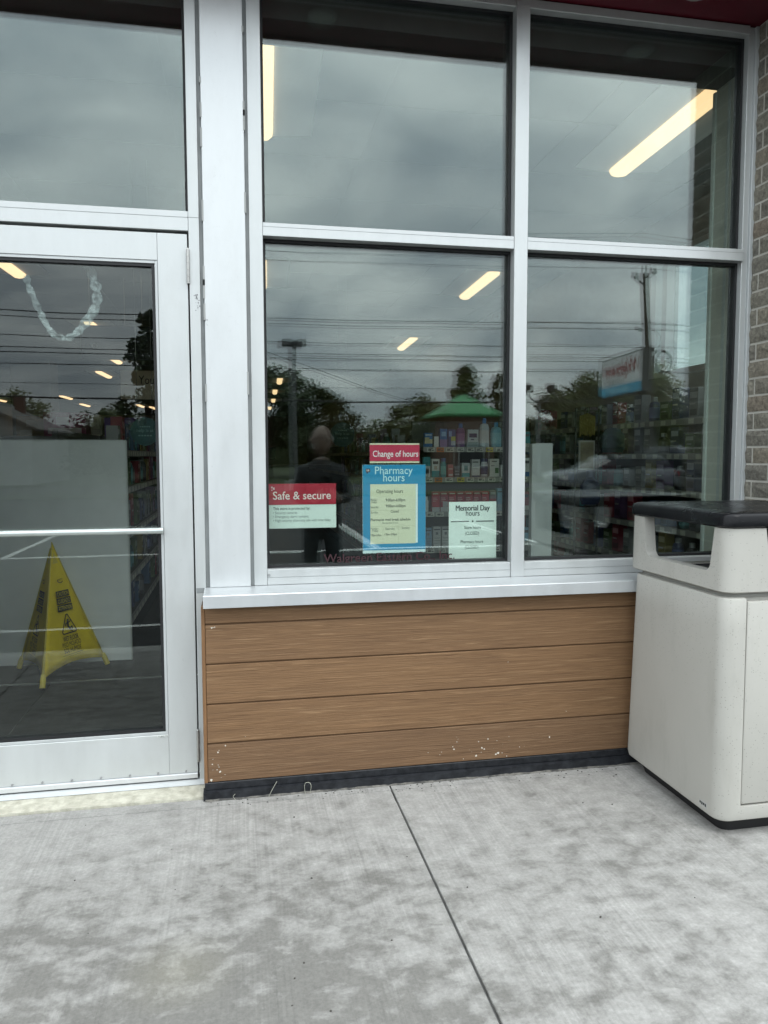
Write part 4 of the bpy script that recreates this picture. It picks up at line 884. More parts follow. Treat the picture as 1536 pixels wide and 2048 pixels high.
t_ = thing('feather_duster', 'dull yellow fringed duster hanging on the wire rack in the right pane', 'duster', (2.8, 2.67, 1.47)); fb.build('fringe', pm((.15, .115, .012), .8, var=.3), t_); MB().tube([(2.795, 2.672, 1.66), (2.795, 2.672, 1.70)], .008, 6).build('handle', DARK, t_)
bag(2.98, 2.6, 1.34, .2, .2, (.008, .03, .034), 'dark teal bag hanging in the right pane')
bag(2.83, 2.67, .92, .16, .22, (.015, .025, .06), 'dark blue bag hanging low on the wire rack in the right pane')
t_ = thing('picture_card', 'framed pale card on the wire rack in the right pane', 'card', (2.8, 2.66, 1.2))
MB().box(2.73, 2.87, 2.68, 2.69, 1.20, 1.44).build('frame', pm((.34, .34, .30), .5), t_); MB().box(2.745, 2.855, 2.675, 2.6795, 1.215, 1.425).build('print', pm((.22, .19, .12), .6, var=.4), t_)

# ================================================================== TRASH BIN
def rrect(x0, x1, y0, y1, r, z, n=6):
    out = []
    for cx_, cy_, a0 in ((x1-r, y1-r, 0), (x0+r, y1-r, 90), (x0+r, y0+r, 180), (x1-r, y0+r, 270)):
        for k in range(n+1):
            a = R(a0+90*k/n); out.append((cx_+math.cos(a)*r, cy_+math.sin(a)*r, z))
    return out
bx0, bx1, by0, by1 = 1.606, 2.226, -.80, -.150
tb = thing('trash_bin', 'big beige speckled litter bin with black lid and side openings', 'trash bin', (1.92, -.48, 0))
def apply_bool(o, cutters):
    for c in cutters:
        m_ = o.modifiers.new('b', 'BOOLEAN'); m_.operation = 'DIFFERENCE'; m_.solver = 'EXACT'; m_.object = c
    me = bpy.data.meshes.new_from_object(o.evaluated_get(bpy.context.evaluated_depsgraph_get())); o.modifiers.clear(); o.data = me
def bring(i, z, r=.05, back=0.): return rrect(bx0+i, bx1-i, by0+i, by1-i-back, r, z)
body = MB().ring([bring(.016, .052, .04), bring(.004, .060), bring(0, .078), bring(.003, .72, .05, .030), bring(.004, .828, .05, .034), bring(.007, .835, .048, .034), bring(.016, .837, .044, .034)]).build('body', BIN, tb, smooth=35)
cut = MB().box(bx0+.084, bx1-.09, by0-.1, by0+.030, .108, .9).build('cut', BIN, tb)
apply_bool(body, [cut]); bpy.data.objects.remove(cut); body.data.materials.clear(); body.data.materials.append(BIN)
MB().box(bx0+.0895, bx1-.0955, by0+.005, by0+.029, .1135, .824).build('door_panel', BIN, tb, bevel=.006, seg=2, smooth=40)
MB().ring([bring(.022, .8372, .045, .03), bring(.022, .8515, .045, .03)]).build('neck', pm((.22, .22, .20), .6), tb, smooth=35)
hood = MB().ring([bring(.010, .852, .046), bring(.003, .857), bring(.005, 1.0725)]).build('hood', BIN, tb, smooth=35)
lining = MB().ring([bring(.0485, .853, .03), bring(.0485, 1.072, .03)]).build('inner_lining', DARK, tb, smooth=35)
def opening(axis, a0, a1, lo, hi, ex):
    """tapered cut: wide at the top, narrower with round corners at the bottom"""
    za, zb, r, sl = .917+ex, 1.3, .032, .045
    P = [(lo-.030+ex, zb)] + [(lo+sl*0+r-r*math.cos(R(q))+.018+ex, za+r-r*math.sin(R(q))) for q in (0, 22, 45, 67, 90)] + [(hi-.018-ex-r+r*math.sin(R(q)), za+r-r*math.cos(R(q))) for q in (0, 22, 45, 67, 90)] + [(hi+.030-ex, zb)]
    if axis == 'x': return MB().prism([(a0, y, z) for y, z in P], (a1-a0, 0, 0)).build('cut', BIN, tb)
    return MB().prism([(x, a0, z) for x, z in P], (0, a1-a0, 0)).build('cut', BIN, tb)
hollow = MB().ring([bring(.048, .80, .03), bring(.048, 1.4, .03)]).build('cut', BIN, tb); hollow2 = MB().ring([bring(.053, .80, .028), bring(.053, 1.4, .028)]).build('cut', BIN, tb)
def rear(ex):
    x0, x1, z0, r = bx0+.075+ex, bx1-.075-ex, .868+ex, .03
    P = [(x0-.01, 1.3)] + [(x0+r-r*math.cos(R(q)), z0+r-r*math.sin(R(q))) for q in (0, 30, 60, 90)] + [(x1-r+r*math.sin(R(q)), z0+r-r*math.cos(R(q))) for q in (0, 30, 60, 90)] + [(x1+.01, 1.3)]
    return MB().prism([(x, -.42, z) for x, z in P], (0, .6, 0)).build('cut', BIN, tb)
c5, c6 = rear(0), rear(-.004)
c1 = opening('x', 1.4, 2.5, by0+.075, by1-.118, 0); c2 = opening('y', -1.2, -.45, bx0+.150, bx1-.150, 0)
c3 = opening('x', 1.4, 2.5, by0+.075, by1-.118, -.005); c4 = opening('y', -1.2, -.45, bx0+.150, bx1-.150, -.005)
apply_bool(hood, [hollow, c1, c2, c5]); apply_bool(lining, [hollow2, c3, c4, c6])
for c in (hollow, hollow2, c1, c2, c3, c4, c5, c6): bpy.data.objects.remove(c)
for o_, mt_ in ((hood, BIN), (lining, DARK)):
    o_.data.materials.clear(); o_.data.materials.append(mt_)
    bm = bmesh.new(); bm.from_mesh(o_.data); bmesh.ops.remove_doubles(bm, verts=bm.verts, dist=1e-5); bm.to_mesh(o_.data); bm.free()
    o_.data.shade_smooth(); o_.data.set_sharp_from_angle(angle=R(35))
MB().ring([bring(.045, .853, .028), bring(.045, .858, .028)]).build('bin_floor', DARK, tb)
MB().ring([bring(.022, 1.0728, .045), bring(.004, 1.0745, .05), bring(-.003, 1.080, .052), bring(-.003, 1.112, .052), bring(.002, 1.121, .05), bring(.014, 1.126, .045), bring(.05, 1.1285, .03), bring(.16, 1.132, .02)]).build('lid', LID, tb, smooth=50)
MB().ring([bring(.052, .0, .035, .01), bring(.040, .0515, .035)]).build('base', pm((.010, .010, .011), .6), tb, smooth=40)
st = MB().box(bx0-.0008, bx0+.0010, -.735, -.690, .078, .098, 0)
for q in range(4): st.box(bx0-.0014, bx0-.0009, -.731+q*.010, -.724+q*.010, .083+.002*(q % 2), .093, 1)
st.build('maker_sticker', [pm((.42, .42, .40), .5), INK], tb)

# ================================================================== OUTSIDE, BEHIND THE CAMERA (seen mirrored in the glass)
BARK = mat_noise2('bark', (.035, .028, .02), (.075, .062, .048), 12, .95, .5, .03)
POLE = mat_noise2('weathered_pole', (.045, .038, .032), (.085, .075, .065), 14, .95, .4, .02, (1, 1, .1))
WIRE = pm((.012, .012, .013), .6); GALV = pm((.22, .23, .23), .5, .3)
LEAVES = [mat_leaf((.06, .085, .03), (.14, .17, .055)), mat_leaf((.075, .09, .03), (.16, .175, .06)), mat_leaf((.048, .07, .036), (.10, .135, .055))]
def crown_mesh(kind, seed):
    """unit crown (height 1 from z=.18, radius about .42) of leaf clumps on limbs"""
    r_ = random.Random(seed); b = MB(); blobs = []
    if kind == 'round':
        for k in range(38):
            a = r_.uniform(0, 6.28); q = r_.random()**.5*.33; z = r_.uniform(.30, .86); q *= math.sqrt(max(.1, 1-((z-.52)/.42)**2)); blobs.append((math.cos(a)*q, math.sin(a)*q, z, r_.uniform(.08, .17)))
    elif kind == 'open':
        for k in range(30):
            z = r_.uniform(.28, .98); q = (.36*(1-z)+.05)*r_.uniform(.3, 1.1); a = r_.uniform(0, 6.28); blobs.append((math.cos(a)*q, math.sin(a)*q, z, r_.uniform(.04, .09)))
    else:
        for k in range(42):
            a = r_.uniform(0, 6.28); q = r_.random()**.5*.52; z = r_.uniform(.12, .75)*(1-.5*q); blobs.append((math.cos(a)*q, math.sin(a)*q, z, r_.uniform(.09, .18)))
    per = {'round': 210, 'open': 110, 'bush': 210}[kind]
    for bx, by, bz, br in blobs:
        for k in range(per):
            d = Vector((r_.gauss(0, 1), r_.gauss(0, 1), r_.gauss(0, 1))).normalized()*br*r_.random()**.45; p = Vector((bx, by, bz))+d
            u = Vector((r_.gauss(0, 1), r_.gauss(0, 1), r_.gauss(0, .6))).normalized(); v = u.orthogonal().normalized(); s_ = r_.uniform(.009, .024)
            b.add([p-u*s_, p+v*s_*.7, p+u*s_, p-v*s_*.7], [(0, 1, 2, 3)])
    limbs = MB()
    for bx, by, bz, br in blobs[::2]: limbs.tube([(0, 0, min(.3, bz*.6)), (bx*.5, by*.5, bz*.75), (bx, by, bz)], [.010, .006, .002], 4)
    o = b.build('crown', LEAVES[0], recalc=False); me = o.data; bpy.data.objects.remove(o)
    o = limbs.build('limb', BARK); lm = o.data; bpy.data.objects.remove(o)
    o = MB().tube([(0, 0, 0), (.006, 0, .2), (-.004, .004, .45), (0, 0, .8 if kind == 'open' else .5)], [.028, .021, .014, .004], 7).build('trunk', BARK); tm = o.data; bpy.data.objects.remove(o)
    return me, lm, tm
CROWNS = {k: [] for k in ('round', 'open', 'bush')}
for k in CROWNS:
    for q in range(3):
        me, lm, tm = crown_mesh(k, 11*q+5); me.materials[0] = LEAVES[q]; CROWNS[k].append((me, lm, tm))
def tree(kind, var, x, y, h, w, label):
    t_ = thing('shrub' if kind == 'bush' else 'tree', label, 'shrub' if kind == 'bush' else 'tree', (x, y, -.12), 'trees across the road'); t_.scale = (h*w, h*w, h); t_.rotation_euler.z = rnd.uniform(0, 6)
    for nm, me in zip(('crown', 'limbs', 'trunk'), CROWNS[kind][var % 3]):
        o = bpy.data.objects.new(nm, me); COL.objects.link(o); o.parent = t_
        if nm == 'limbs': o['kind'] = 'stuff'
for kind, var, x, y, h, w, lab in (
    ('round', 1, -13.8, -48.8, 5.9, 1.1, 'round green tree behind the white house at the far left of the door reflection'),
    ('bush', 2, -14.5, -66.0, 4.9, 2.2, 'low wide tree behind the white house, far off in the door reflection'),
    ('round', 0, -9.3, -56.8, 5.4, 1.3, 'low round tree right of the white house in the door reflection'),
    ('open', 2, -4.3, -36.8, 8.4, .95, 'tall dark tree reflected at the right side of the door glass'),
    ('bush', 2, -5.3, -44.5, 5.0, 1.6, 'spreading dark tree under the tall dark tree in the door reflection'),
    ('round', 2, 2.2, -46.8, 7.6, 1.15, 'large dark tree reflected around the lamp post'),
    ('round', 1, 5.6, -48.8, 6.6, 1.15, 'bushy tree reflected right of the lamp post'),
    ('bush', 1, 8.6, -54.0, 5.9, 1.35, 'olive green spreading tree reflected in the left of the lower middle pane'),
    ('bush', 0, 12.2, -58.0, 5.9, 1.4, 'low spreading tree reflected above the red hours notice'),
    ('round', 1, 14.3, -54.8, 6.4, 1.25, 'rounded tree reflected left of the green roof'),
    ('open', 0, 15.3, -45.4, 7.4, .95, 'tall thin airy tree reflected just above the green roof'),
    ('open', 1, 18.4, -46.8, 7.5, 1.0, 'thin airy tree reflected behind the mullion right of the green roof'),
    ('bush', 2, 22.0, -50.0, 5.2, 1.7, 'wide dark shrubby tree reflected behind the floodlight mast'),
    ('round', 2, 25.4, -51.8, 6.9, 1.25, 'dense dark tree reflected left of the pharmacy sign'),
    ('round', 0, 24.4, -44.8, 7.2, 1.1, 'dense tree reflected behind the pharmacy sign'),
    ('round', 1, 25.0, -38.8, 7.2, .95, 'bright green tree reflected right of the pharmacy sign'),
    ('bush', 1, 24.3, -34.5, 3.4, 1.5, 'green bush reflected at the right edge below the wires'),
    ('bush', 2, 34.0, -46.8, 6.4, 1.6, 'dark tree mass reflected at the far right edge'),
    ('bush', 0, 19.5, -62.0, 5.6, 2.0, 'low distant trees reflected between the green roof and the shop')): tree(kind, var, x, y, h, w, lab)
struct(MB().ring([[(x, -90-6*math.sin(x*.05), -.12), (x, -90-6*math.sin(x*.05), 2.6+.9*math.sin(x*.21)+.6*math.sin(x*.53)), (x, -94, 2.4+.8*math.sin(x*.21)), (x, -96, -.12)] for x in range(-160, 181, 4)], closed=False).build('distant_woods', mat_noise2('woods', (.02, .03, .012), (.05, .065, .03), 1.2, .95, .8, .5)), 'stuff')

# utility poles and wires
def utility_pole(x, y, lean, label):
    t_ = thing('utility_pole', label, 'utility pole', (x, y, -.1), 'utility poles along the road')
    MB().tube([(x+lean, y, -.3), (x+lean*.5, y, 4.5), (x, y, 9.0)], [.17, .15, .12], 10).build('shaft', POLE, t_, smooth=60)
    MB().tube([(x, y, 9.0), (x, y, 9.35)], [.05, .035], 8).build('top_pin', GALV, t_)
    for dx, dz in ((-.42, 8.80), (.42, 9.02)):
        MB().tube([(x, y, dz-.28), (x+dx*.6, y, dz-.16), (x+dx, y, dz)], .03, 6).build('bracket_arm', WIRE, t_)
        MB().tube([(x+dx, y, dz-.02), (x+dx, y, dz+.06), (x+dx, y, dz+.1), (x+dx, y, dz+.2)], [.09, .11, .05, .07], 8).build('insulator', WIRE, t_)
    for dx in (-.2, .2): MB().tube([(x+dx, y, 6.58), (x+dx, y, 6.72)], [.07, .07], 8).build('insulator', WIRE, t_)
    MB().tube([(x+.15, y, 5.9), (x+.5, y, 5.72), (x+.75, y, 6.0), (x+.78, y, 6.4), (x+.55, y, 6.62)], .02, 6).build('drop_loop', WIRE, t_)
    MB().tube([(x+.35, y, 5.7), (x+.6, y, 5.76)], .08, 8).build('splice_box', WIRE, t_)
    MB().tube([(x+1.02+math.cos(q*.3142)*.36, y-.1, 5.32+math.sin(q*.3142)*.46) for q in range(21)], .055, 6, cap=False).build('cable_coil', WIRE, t_)
utility_pole(17.25, -26.9, .65, 'leaning wooden utility pole reflected beside the pharmacy sign in the right pane')
utility_pole(-26., -26.9, .2, 'distant wooden utility pole at the far left of the road')
utility_pole(60.5, -26.9, .2, 'distant wooden utility pole at the far right of the road')
wires = [(10.45, .75, .014, 'highest thin power line reflected across the upper panes'), (9.30, .35, .012, 'upper thin power line reflected near the top of the lower panes'), (9.12, .35, .012, 'second thin power line reflected near the top of the lower panes'),
         (6.72, .30, .026, 'thick power line reflected above the lamp post'), (6.60, .26, .020, 'twin power line just below the thick power line above the lamp post'), (5.78, .2, .020, 'power line reflected level with the lamp post head'), (5.44, .2, .020, 'power line reflected below the lamp post head'),
         (5.18, .2, .022, 'middle power line of the lower reflected bundle'), (4.84, .2, .022, 'power line under the middle of the reflected bundle'), (4.08, .2, .010, 'thin low power line reflected above the tree tops'), (3.56, .1, .042, 'thickest lowest power line reflected through the tree tops')]
for i, (z, sag, r, lab) in enumerate(wires):
    w = MB(); y = -26.9+(.35 if i % 2 else -.3)
    for x0, x1 in ((-26, 17.25), (17.25, 60.5), (-69, -26)):
        n = 24; pts = [(x0+(x1-x0)*k/n, y, z+sag*.45-sag*4*(k/n)*(1-k/n)+(.012*math.sin(k*2.1) if r > .018 else 0)) for k in range(n+1)]
        w.tube(pts, r*.78, 5)
    tag(w.build('power_line', WIRE), lab, 'power line', 'power lines along the road')
w = MB(); w.tube([(1.2, -26.4, 5.3), (6., -29, 4.1), (11, -32, 3.2), (15.5, -35, 2.75)], .016, 5); tag(w.build('power_line', WIRE), 'slanting service wire dropping from left towards the green roof', 'power line', 'power lines along the road')

# car park lamp and flood mast
t_ = thing('lamp_post', 'square parking lot lamp post with a double flat head', 'lamp post', (2.47, -28.8, -.1))
MB().box(2.39, 2.55, -28.88, -28.72, -.1, 5.85).build('shaft', pm((.17, .18, .18), .5), t_); MB().box(2.2, 2.74, -29.07, -28.53, -.12, .3).build('footing', pm((.35, .35, .33), .9), t_)
for dx in (-.36, .36): MB().box(2.47+dx*.85-.2, 2.47+dx*.85+.2, -29.0, -28.6, 5.86, 6.14).build('lamp_head', pm((.13, .13, .13), .5), t_, bevel=.03)
MB().box(2.35, 2.59, -28.92, -28.68, 5.8501, 6.1).build('head_bracket', DARK, t_)
t_ = thing('flood_mast', 'slim mast with two floodlights on a curved bracket', 'floodlight', (18.8, -41.8, -.1))
MB().tube([(18.8, -41.8, -.1), (18.8, -41.8, 4.6)], [.12, .08], 8).build('shaft', GALV, t_)
MB().tube([(18.8+.72*math.cos(R(q)), -41.8, 5.3-.72*math.sin(R(q))) for q in range(0, 181, 15)], .045, 6).build('bracket', GALV, t_)
for dx in (-.8, .8): MB().box(18.8+dx-.26, 18.8+dx+.26, -42.0, -41.5, 5.25, 5.72).build('flood_head', DARK, t_, bevel=.06)

# pharmacy pylon sign: cabinet nearly edge-on to the window
P0 = Vector((12.74, -19.03, 0)); P1 = Vector((13.08, -22.5, 0)); u = (P1-P0); Ls = u.length; u.normalize(); nf = Vector((u.y, -u.x, 0))
if nf.x > 0: nf = -nf
t_ = thing('pylon_sign', 'white and blue pharmacy sign on two posts with red script lettering', 'sign', (12.9, -20.7, -.1))
def sgn(a, h, d): p = P0+u*a+nf*d; return (p.x, p.y, h)
def sbox(b, a0, a1, h0, h1, d0, d1, mi=0): b.ring([[sgn(a0, h0, d0), sgn(a1, h0, d0), sgn(a1, h0, d1), sgn(a0, h0, d1)], [sgn(a0, h1, d0), sgn(a1, h1, d0), sgn(a1, h1, d1), sgn(a0, h1, d1)]], mi); return b
ZB, ZT = 3.34, 4.70
sbox(MB(), 0, Ls, ZB, ZT, -.36, 0).build('cabinet', pm((.05, .052, .052), .5), t_)
sbox(MB(), .06, Ls-.06, ZB+.36, ZT-.06, .001, .012).build('face_panel', pm((.72, .72, .71), .4), t_)
sbox(MB(), .06, Ls-.06, ZB+.04, ZB+.355, .001, .012).build('blue_band', pm((.045, .36, .55), .4), t_)
b = MB(); put_text(b, 'Walgreens', .62, sgn(.30, ZT-.66, .014), u=tuple(u), n=tuple(nf), lift=0., width=2.85, shear=.35, bold=.03); b.build('script_lettering', pm((.24, .004, .014), .5), t_, recalc=False)
b = MB(); put_text(b, 'PHARMACY', .24, sgn(1.5, ZB+.42, .014), u=tuple(u), n=tuple(nf), lift=0., width=1.7, bold=.008); b.build('lettering', pm((.10, .10, .11), .5), t_, recalc=False)
b = MB()
for q in range(7): sbox(b, .9+q*.27, .9+q*.27+.2, ZB+.14, ZB+.26, .0125, .016)
b.build('small_lettering', pm((.32, .6, .7), .5), t_, recalc=False)
for a in (.5, 2.9): sbox(MB(), a-.14, a+.14, -.1, ZB-.001, -.3, -.06).build('post', pm((.035, .035, .035), .6), t_)

# white sided house
SID = mat_noise2('white_siding', (.46, .47, .46), (.54, .55, .54), 2, .7, 0); ROOF = pm((.17, .165, .155), .9, var=.2)
def house(x0, x1, y0, y1, eave, peak, lab, axis='x'):
    t_ = thing('house', lab, 'house', ((x0+x1)/2, (y0+y1)/2, -.12))
    MB().box(x0, x1, y0, y1, -.12, eave).build('wall', SID, t_)
    xm = (x0+x1)/2; MB().prism([(x0, y1-.001, eave), (x1, y1-.001, eave), (xm, y1-.001, peak)], (0, y0-y1+.002, 0)).build('gable', SID, t_)
    for s_, xe in ((-1, x0), (1, x1)):
        d = Vector((xe-xm, 0, eave-peak)); e2 = Vector((xm, 0, peak))+d*1.12; nn = Vector((-d.z*s_, 0, d.x*s_)).normalized()*.14
        a = Vector((xm, 0, peak+.02)); poly = [a, e2, e2+nn, a+nn]
        MB().prism([(p.x, y1+.35, p.z) for p in poly], (0, y0-y1-.7, 0)).build('roof', ROOF, t_)
    sd_ = MB()
    for k in range(14): sd_.box(x0+.02, x1-.02, y1+.0005, y1+.03, .05+k*.22, .05+k*.22+.03)
    struct(sd_.build('siding_edge', pm((.36, .37, .36), .8), t_), 'stuff')
    for wx in (x0+(x1-x0)*.30, x0+(x1-x0)*.72):
        f_ = MB().box(wx-.5, wx+.5, y1+.031, y1+.08, 1.15, 2.35).build('window', pm((.62, .63, .62), .5), t_)
        MB().box(wx-.42, wx+.42, y1+.081, y1+.09, 1.23, 1.73).build('pane', pm((.03, .035, .04), .15), f_); MB().box(wx-.42, wx+.42, y1+.081, y1+.09, 1.78, 2.27).build('pane', pm((.03, .035, .04), .15), f_)
    f_ = MB().box(x0+(x1-x0)*.5-.45, x0+(x1-x0)*.5+.45, y1+.031, y1+.07, -.1, 2.0).build('door', pm((.2, .21, .22), .5), t_); MB().tube([(x0+(x1-x0)*.5+.32, y1+.07, .95), (x0+(x1-x0)*.5+.32, y1+.13, .95)], .04, 6).build('handle', STEEL, f_)
    MB().box(xm+1.0, xm+1.5, y0+2, y0+2.5, eave+.3, peak+.5).build('chimney', pm((.16, .09, .07), .9), t_)
house(-17.2, -10.3, -47.5, -38.8, 2.75, 4.35, 'white sided house with a grey gable roof reflected low in the door glass')
house(-27.5, -19.5, -46, -38.0, 2.75, 4.8, 'second white house further left across the road')

# shop with white fascia and green stripe
t_ = thing('shop_building', 'long low shop with a white fascia and a green stripe across the road', 'building', (28.5, -60, -.12))
MB().box(21, 38, -66, -57, -.12, 2.15).build('wall', pm((.22, .17, .12), .9, var=.2), t_); MB().box(20.6, 38.4, -66.4, -56.4, 2.151, 4.1).build('fascia', pm((.44, .46, .45), .7, var=.06), t_)
for x0, x1 in ((22.3, 30.0), (31.0, 31.6)): MB().box(x0, x1, -56.399, -56.33, 2.75, 3.35).build('green_band', pm((.02, .22, .10), .5), t_)
for k in range(7):
    f_ = MB().box(21.8+k*2.3, 23.7+k*2.3, -56.999, -56.93, .3, 1.9).build('window', pm((.3, .3, .28), .5), t_); MB().box(21.9+k*2.3, 23.6+k*2.3, -56.929, -56.92, .4, 1.8).build('pane', pm((.04, .045, .045), .1), f_)
# little brick kiosk with bright green hipped roof
t_ = thing('green_roof_kiosk', 'small brick building with a bright green hipped metal roof', 'building', (14.15, -42.5, -.12))
MB().box(12.6, 15.5, -44.1, -40.9, -.12, 3.699).build('wall', mat_noise2('kiosk_brick', (.12, .07, .05), (.18, .11, .08), 6, .9, 0), t_)
hr = [(12.1, -40.6, 3.85), (16.0, -40.6, 3.85), (16.0, -44.5, 3.85), (12.1, -44.5, 3.85), (13.95, -42.5, 5.15), (14.2, -42.5, 5.15)]
MB().add(hr, [(0, 1, 5, 4), (1, 2, 5), (2, 3, 4, 5), (3, 0, 4), (0, 3, 2, 1)]).build('roof', pm((.014, .22, .065), .5, var=.25), t_)
MB().box(12.06, 16.04, -44.54, -40.56, 3.70, 3.848).build('eave_fascia', pm((.014, .17, .05), .5), t_)
f_ = MB().box(13.2, 15.2, -40.899, -40.84, .6, 2.2).build('window', pm((.4, .4, .38), .5), t_); MB().box(13.3, 15.1, -40.839, -40.83, .7, 2.1).build('pane', DARK, f_)

# parked cars
def car(x, y, rz, paint, lab, van=False):
    t_ = thing('parked_car', lab, 'car', (0, 0, -.15), 'cars parked across the lot'); hh = 1.75 if van else 1.45
    def lift(p): return [(a, c) for a, c in p]
    prof = [(-2.2, .35), (2.2, .35), (2.28, .6), (2.2, .85), (1.15, .98), (-2.05, 1.0), (-2.25, .8)]
    b = MB(); b.ring([[(a, s_*.88, c-.15) for a, c in prof] for s_ in (-1, 1)]); b.build('body', pm(paint, .25), t_, bevel=.12, seg=3, smooth=50)
    cab = [(1.2, .97), (.35, hh-.06), (.1, hh), (-1.4, hh), (-1.75, hh-.1), (-2.1, .97)]
    b = MB(); b.ring([[(a*.98 if k else a, s_*w, c-.15) for a, c in cab] for k, (s_, w) in enumerate(((-1, .80), (1, .80)))]); b.build('cabin', pm((.02, .025, .028), .08), t_, bevel=.08, seg=2, smooth=50)
    rf = [(.30, hh-.05), (.08, hh+.012), (-1.42, hh+.012), (-1.72, hh-.09), (-1.4, hh-.07), (.1, hh-.06)]
    MB().ring([[(a, s_*.79, c-.15) for a, c in rf] for s_ in (-1, 1)]).build('roof', pm(paint, .25), t_, bevel=.03)
    for wx in (-1.4, 1.4):
        for s_ in (-1, 1):
            w = MB().tube([(wx, s_*.70, .17), (wx, s_*.90, .17)], .32, 16).build('wheel', pm((.012, .012, .012), .8), t_, smooth=40); MB().tube([(wx, s_*.895, .17), (wx, s_*.915, .17)], .19, 10).build('rim', GALV, w)
    for s_ in (-1, 1): MB().box(2.2, 2.29, s_*.62-.18, s_*.62+.18, .48, .62).build('headlight', pm((.7, .7, .66), .1), t_); MB().box(-2.27, -2.18, s_*.68-.12, s_*.68+.12, .55, .75).build('tail_light', pm((.4, .01, .01), .2), t_)
    t_.location = (x, y, -.15+.15-.15); t_.rotation_euler.z = rz
    return t_
car(20.6, -23.0, R(8), (.03, .06, .055), 'dark green rounded car reflected in the right pane', False)
car(16.8, -22.6, R(82), (.10, .10, .105), 'grey van parked end-on reflected in the right pane', True)
car(13.4, -22.2, R(175), (.16, .17, .18), 'silver car reflected beside the narrow white stand', False)
car(26.3, -21.5, R(12), (.02, .03, .08), 'dark blue car reflected at the right edge of the right pane', False)

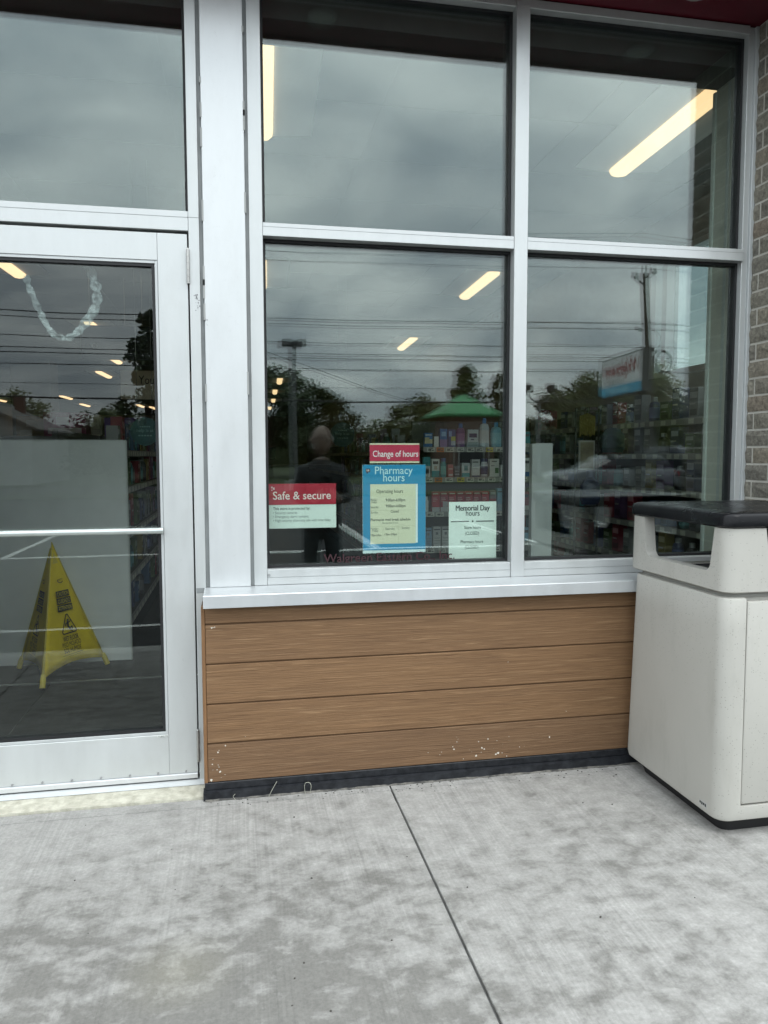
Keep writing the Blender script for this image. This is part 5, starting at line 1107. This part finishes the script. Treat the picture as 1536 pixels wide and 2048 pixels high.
# ================================================================== PERSON beside the camera
def person():
    SKIN = mat_noise2('skin', (.21, .15, .125), (.27, .20, .165), 20, .55, .1, .003); JK = mat_noise2('dark_jacket', (.034, .037, .038), (.052, .055, .056), 14, .9, .4, .01); TR = pm((.038, .052, .058), .9); SH = pm((.02, .02, .02), .6)
    px, py, g0 = .74, -3.40, -.148
    t_ = thing('person', 'person with a bald pale head and glasses in a dark jacket holding a phone', 'person', (px, py, g0))
    V = [(0, 0, .86), (0, 0, 1.02), (0, .0, 1.20), (0, -.01, 1.34), (0, .0, 1.42), (0, .01, 1.46),           # 0-5 pelvis..neck
         (-.16, 0, 1.33), (-.23, .05, 1.10), (-.09, .25, 1.10), (-.05, .31, 1.15),                             # left arm 6-9
         (.16, 0, 1.33), (.23, .05, 1.10), (.10, .25, 1.10), (.06, .31, 1.15),                                 # right arm 10-13
         (-.09, 0, .82), (-.10, .02, .45), (-.10, -.02, .09), (-.11, .11, .04), (.09, 0, .82), (.10, .02, .45), (.10, -.02, .09), (.11, .11, .04)]
    E = [(0, 1), (1, 2), (2, 3), (3, 4), (4, 5), (3, 6), (6, 7), (7, 8), (8, 9), (3, 10), (10, 11), (11, 12), (12, 13), (0, 14), (14, 15), (15, 16), (16, 17), (0, 18), (18, 19), (19, 20), (20, 21)]
    Rr = [.15, .15, .16, .13, .06, .055, .075, .052, .038, .03, .075, .052, .038, .03, .095, .065, .05, .04, .095, .065, .05, .04]
    base = len(V)
    for s_, wr in ((-1, 9), (1, 13)):           # five short fingers each, closing on the phone
        w = Vector(V[wr])
        for k in range(5):
            o1 = w+Vector((-s_*.012-.0, .02, -.03+.017*k)); o2 = o1+Vector((-s_*.012, .03, .004)); o3 = o2+Vector((-s_*.022, .008, .004)); j = len(V)
            V.extend([tuple(o1), tuple(o2), tuple(o3)]); E.extend([(wr, j), (j, j+1), (j+1, j+2)]); Rr.extend([.012, .0095, .008])
    me = bpy.data.meshes.new('body'); me.from_pydata([(a, b_, c) for a, b_, c in V], E, []); o = bpy.data.objects.new('body', me); COL.objects.link(o)
    sk = o.modifiers.new('s', 'SKIN'); sk.use_smooth_shade = True
    for i, r_ in enumerate(Rr): me.skin_vertices[0].data[i].radius = (r_*(1.15 if i < 4 else 1), r_*(.72 if i < 4 else 1)); me.skin_vertices[0].data[i].use_root = (i == 0)
    sb_ = o.modifiers.new('d', 'SUBSURF'); sb_.levels = 2
    m2 = bpy.data.meshes.new_from_object(o.evaluated_get(bpy.context.evaluated_depsgraph_get())); bpy.data.objects.remove(o)
    # head grown into the same body mesh
    bm = bmesh.new(); bm.from_mesh(m2); hm = bmesh.ops.create_uvsphere(bm, u_segments=24, v_segments=16, radius=1.)
    for v in hm['verts']:
        x, y, z = v.co; jaw = 1-.28*max(0, -z)**1.2; X, Y, Z = x*.084*jaw, y*.102*(1-.1*max(0, -z)), z*.128
        if y > .55: Y += .018*math.exp(-(x/.16)**2)*math.exp(-((z+.08)/.20)**2) - .008*math.exp(-((abs(x)-.36)/.16)**2-((z-.10)/.13)**2) + .006*math.exp(-((z+.45)/.09)**2-(x/.3)**2)
        if abs(x) > .93 and abs(z) < .28: X *= 1.16
        v.co = (X, Y+.018, Z+1.60)
    bm.to_mesh(m2); bm.free()
    for k in (SKIN, JK, TR, SH): m2.materials.append(k)
    for p in m2.polygons:
        c = p.center
        p.material_index = 0 if (c.z > 1.44 or (c.y > .255 and c.z > 1.0)) else (1 if c.z > .80 else (2 if c.z > .10 else 3))
        p.use_smooth = True
    b = link('body', m2, t_)
    def lp(n_, mb_, mt): 
        mb_.v = [(a+px, b_+py, c+g0) for a, b_, c in mb_.v]; return mb_.build(n_, mt, t_, smooth=50)
    gl_ = MB()
    for s_ in (-1, 1): gl_.tube([(s_*.034+math.cos(q*.523)*.025, .118, 1.612+math.sin(q*.523)*.019) for q in range(13)], .003, 5, cap=False); gl_.tube([(s_*.058, .116, 1.615), (s_*.083, .02, 1.615)], .0025, 5)
    gl_.tube([(-.01, .12, 1.615), (.01, .12, 1.615)], .0025, 5); lp('glasses', gl_, DARK)
    hr_ = MB()
    for k in range(260):
        a = rnd.uniform(2.2, 7.2); z = 1.60+rnd.uniform(-.05, .05); p = Vector((math.cos(a)*.081, .015+math.sin(a)*.096, z)); hr_.add([p, p+Vector((.004, 0, -.02)), p+Vector((math.cos(a)*.008, math.sin(a)*.008, -.028))], [(0, 1, 2)])
    lp('hair', hr_, pm((.5, .49, .47), .9))
    ey = MB()
    for s_ in (-1, 1): ey.ring([[(s_*.030+math.cos(q*.628)*.010*k, .103+.004*(1-k), 1.612+math.sin(q*.628)*.006*k) for q in range(10)] for k in (1., .3)])
    lp('eyes', ey, pm((.05, .04, .035), .2))
    mo = MB().box(-.022, .022, .104, .108, 1.543, 1.548); lp('mouth', mo, pm((.30, .12, .11), .5))
    ph = MB().box(.70, .78, -3.04, -3.031, .995, 1.15); o = ph.build('mobile_phone', pm((.01, .01, .011), .2), bevel=.003); 
    tag(o, 'black mobile phone held upright in both hands by the person', 'phone')
person()
for o in bpy.data.objects:
    if '_o' in o: del o['_o']
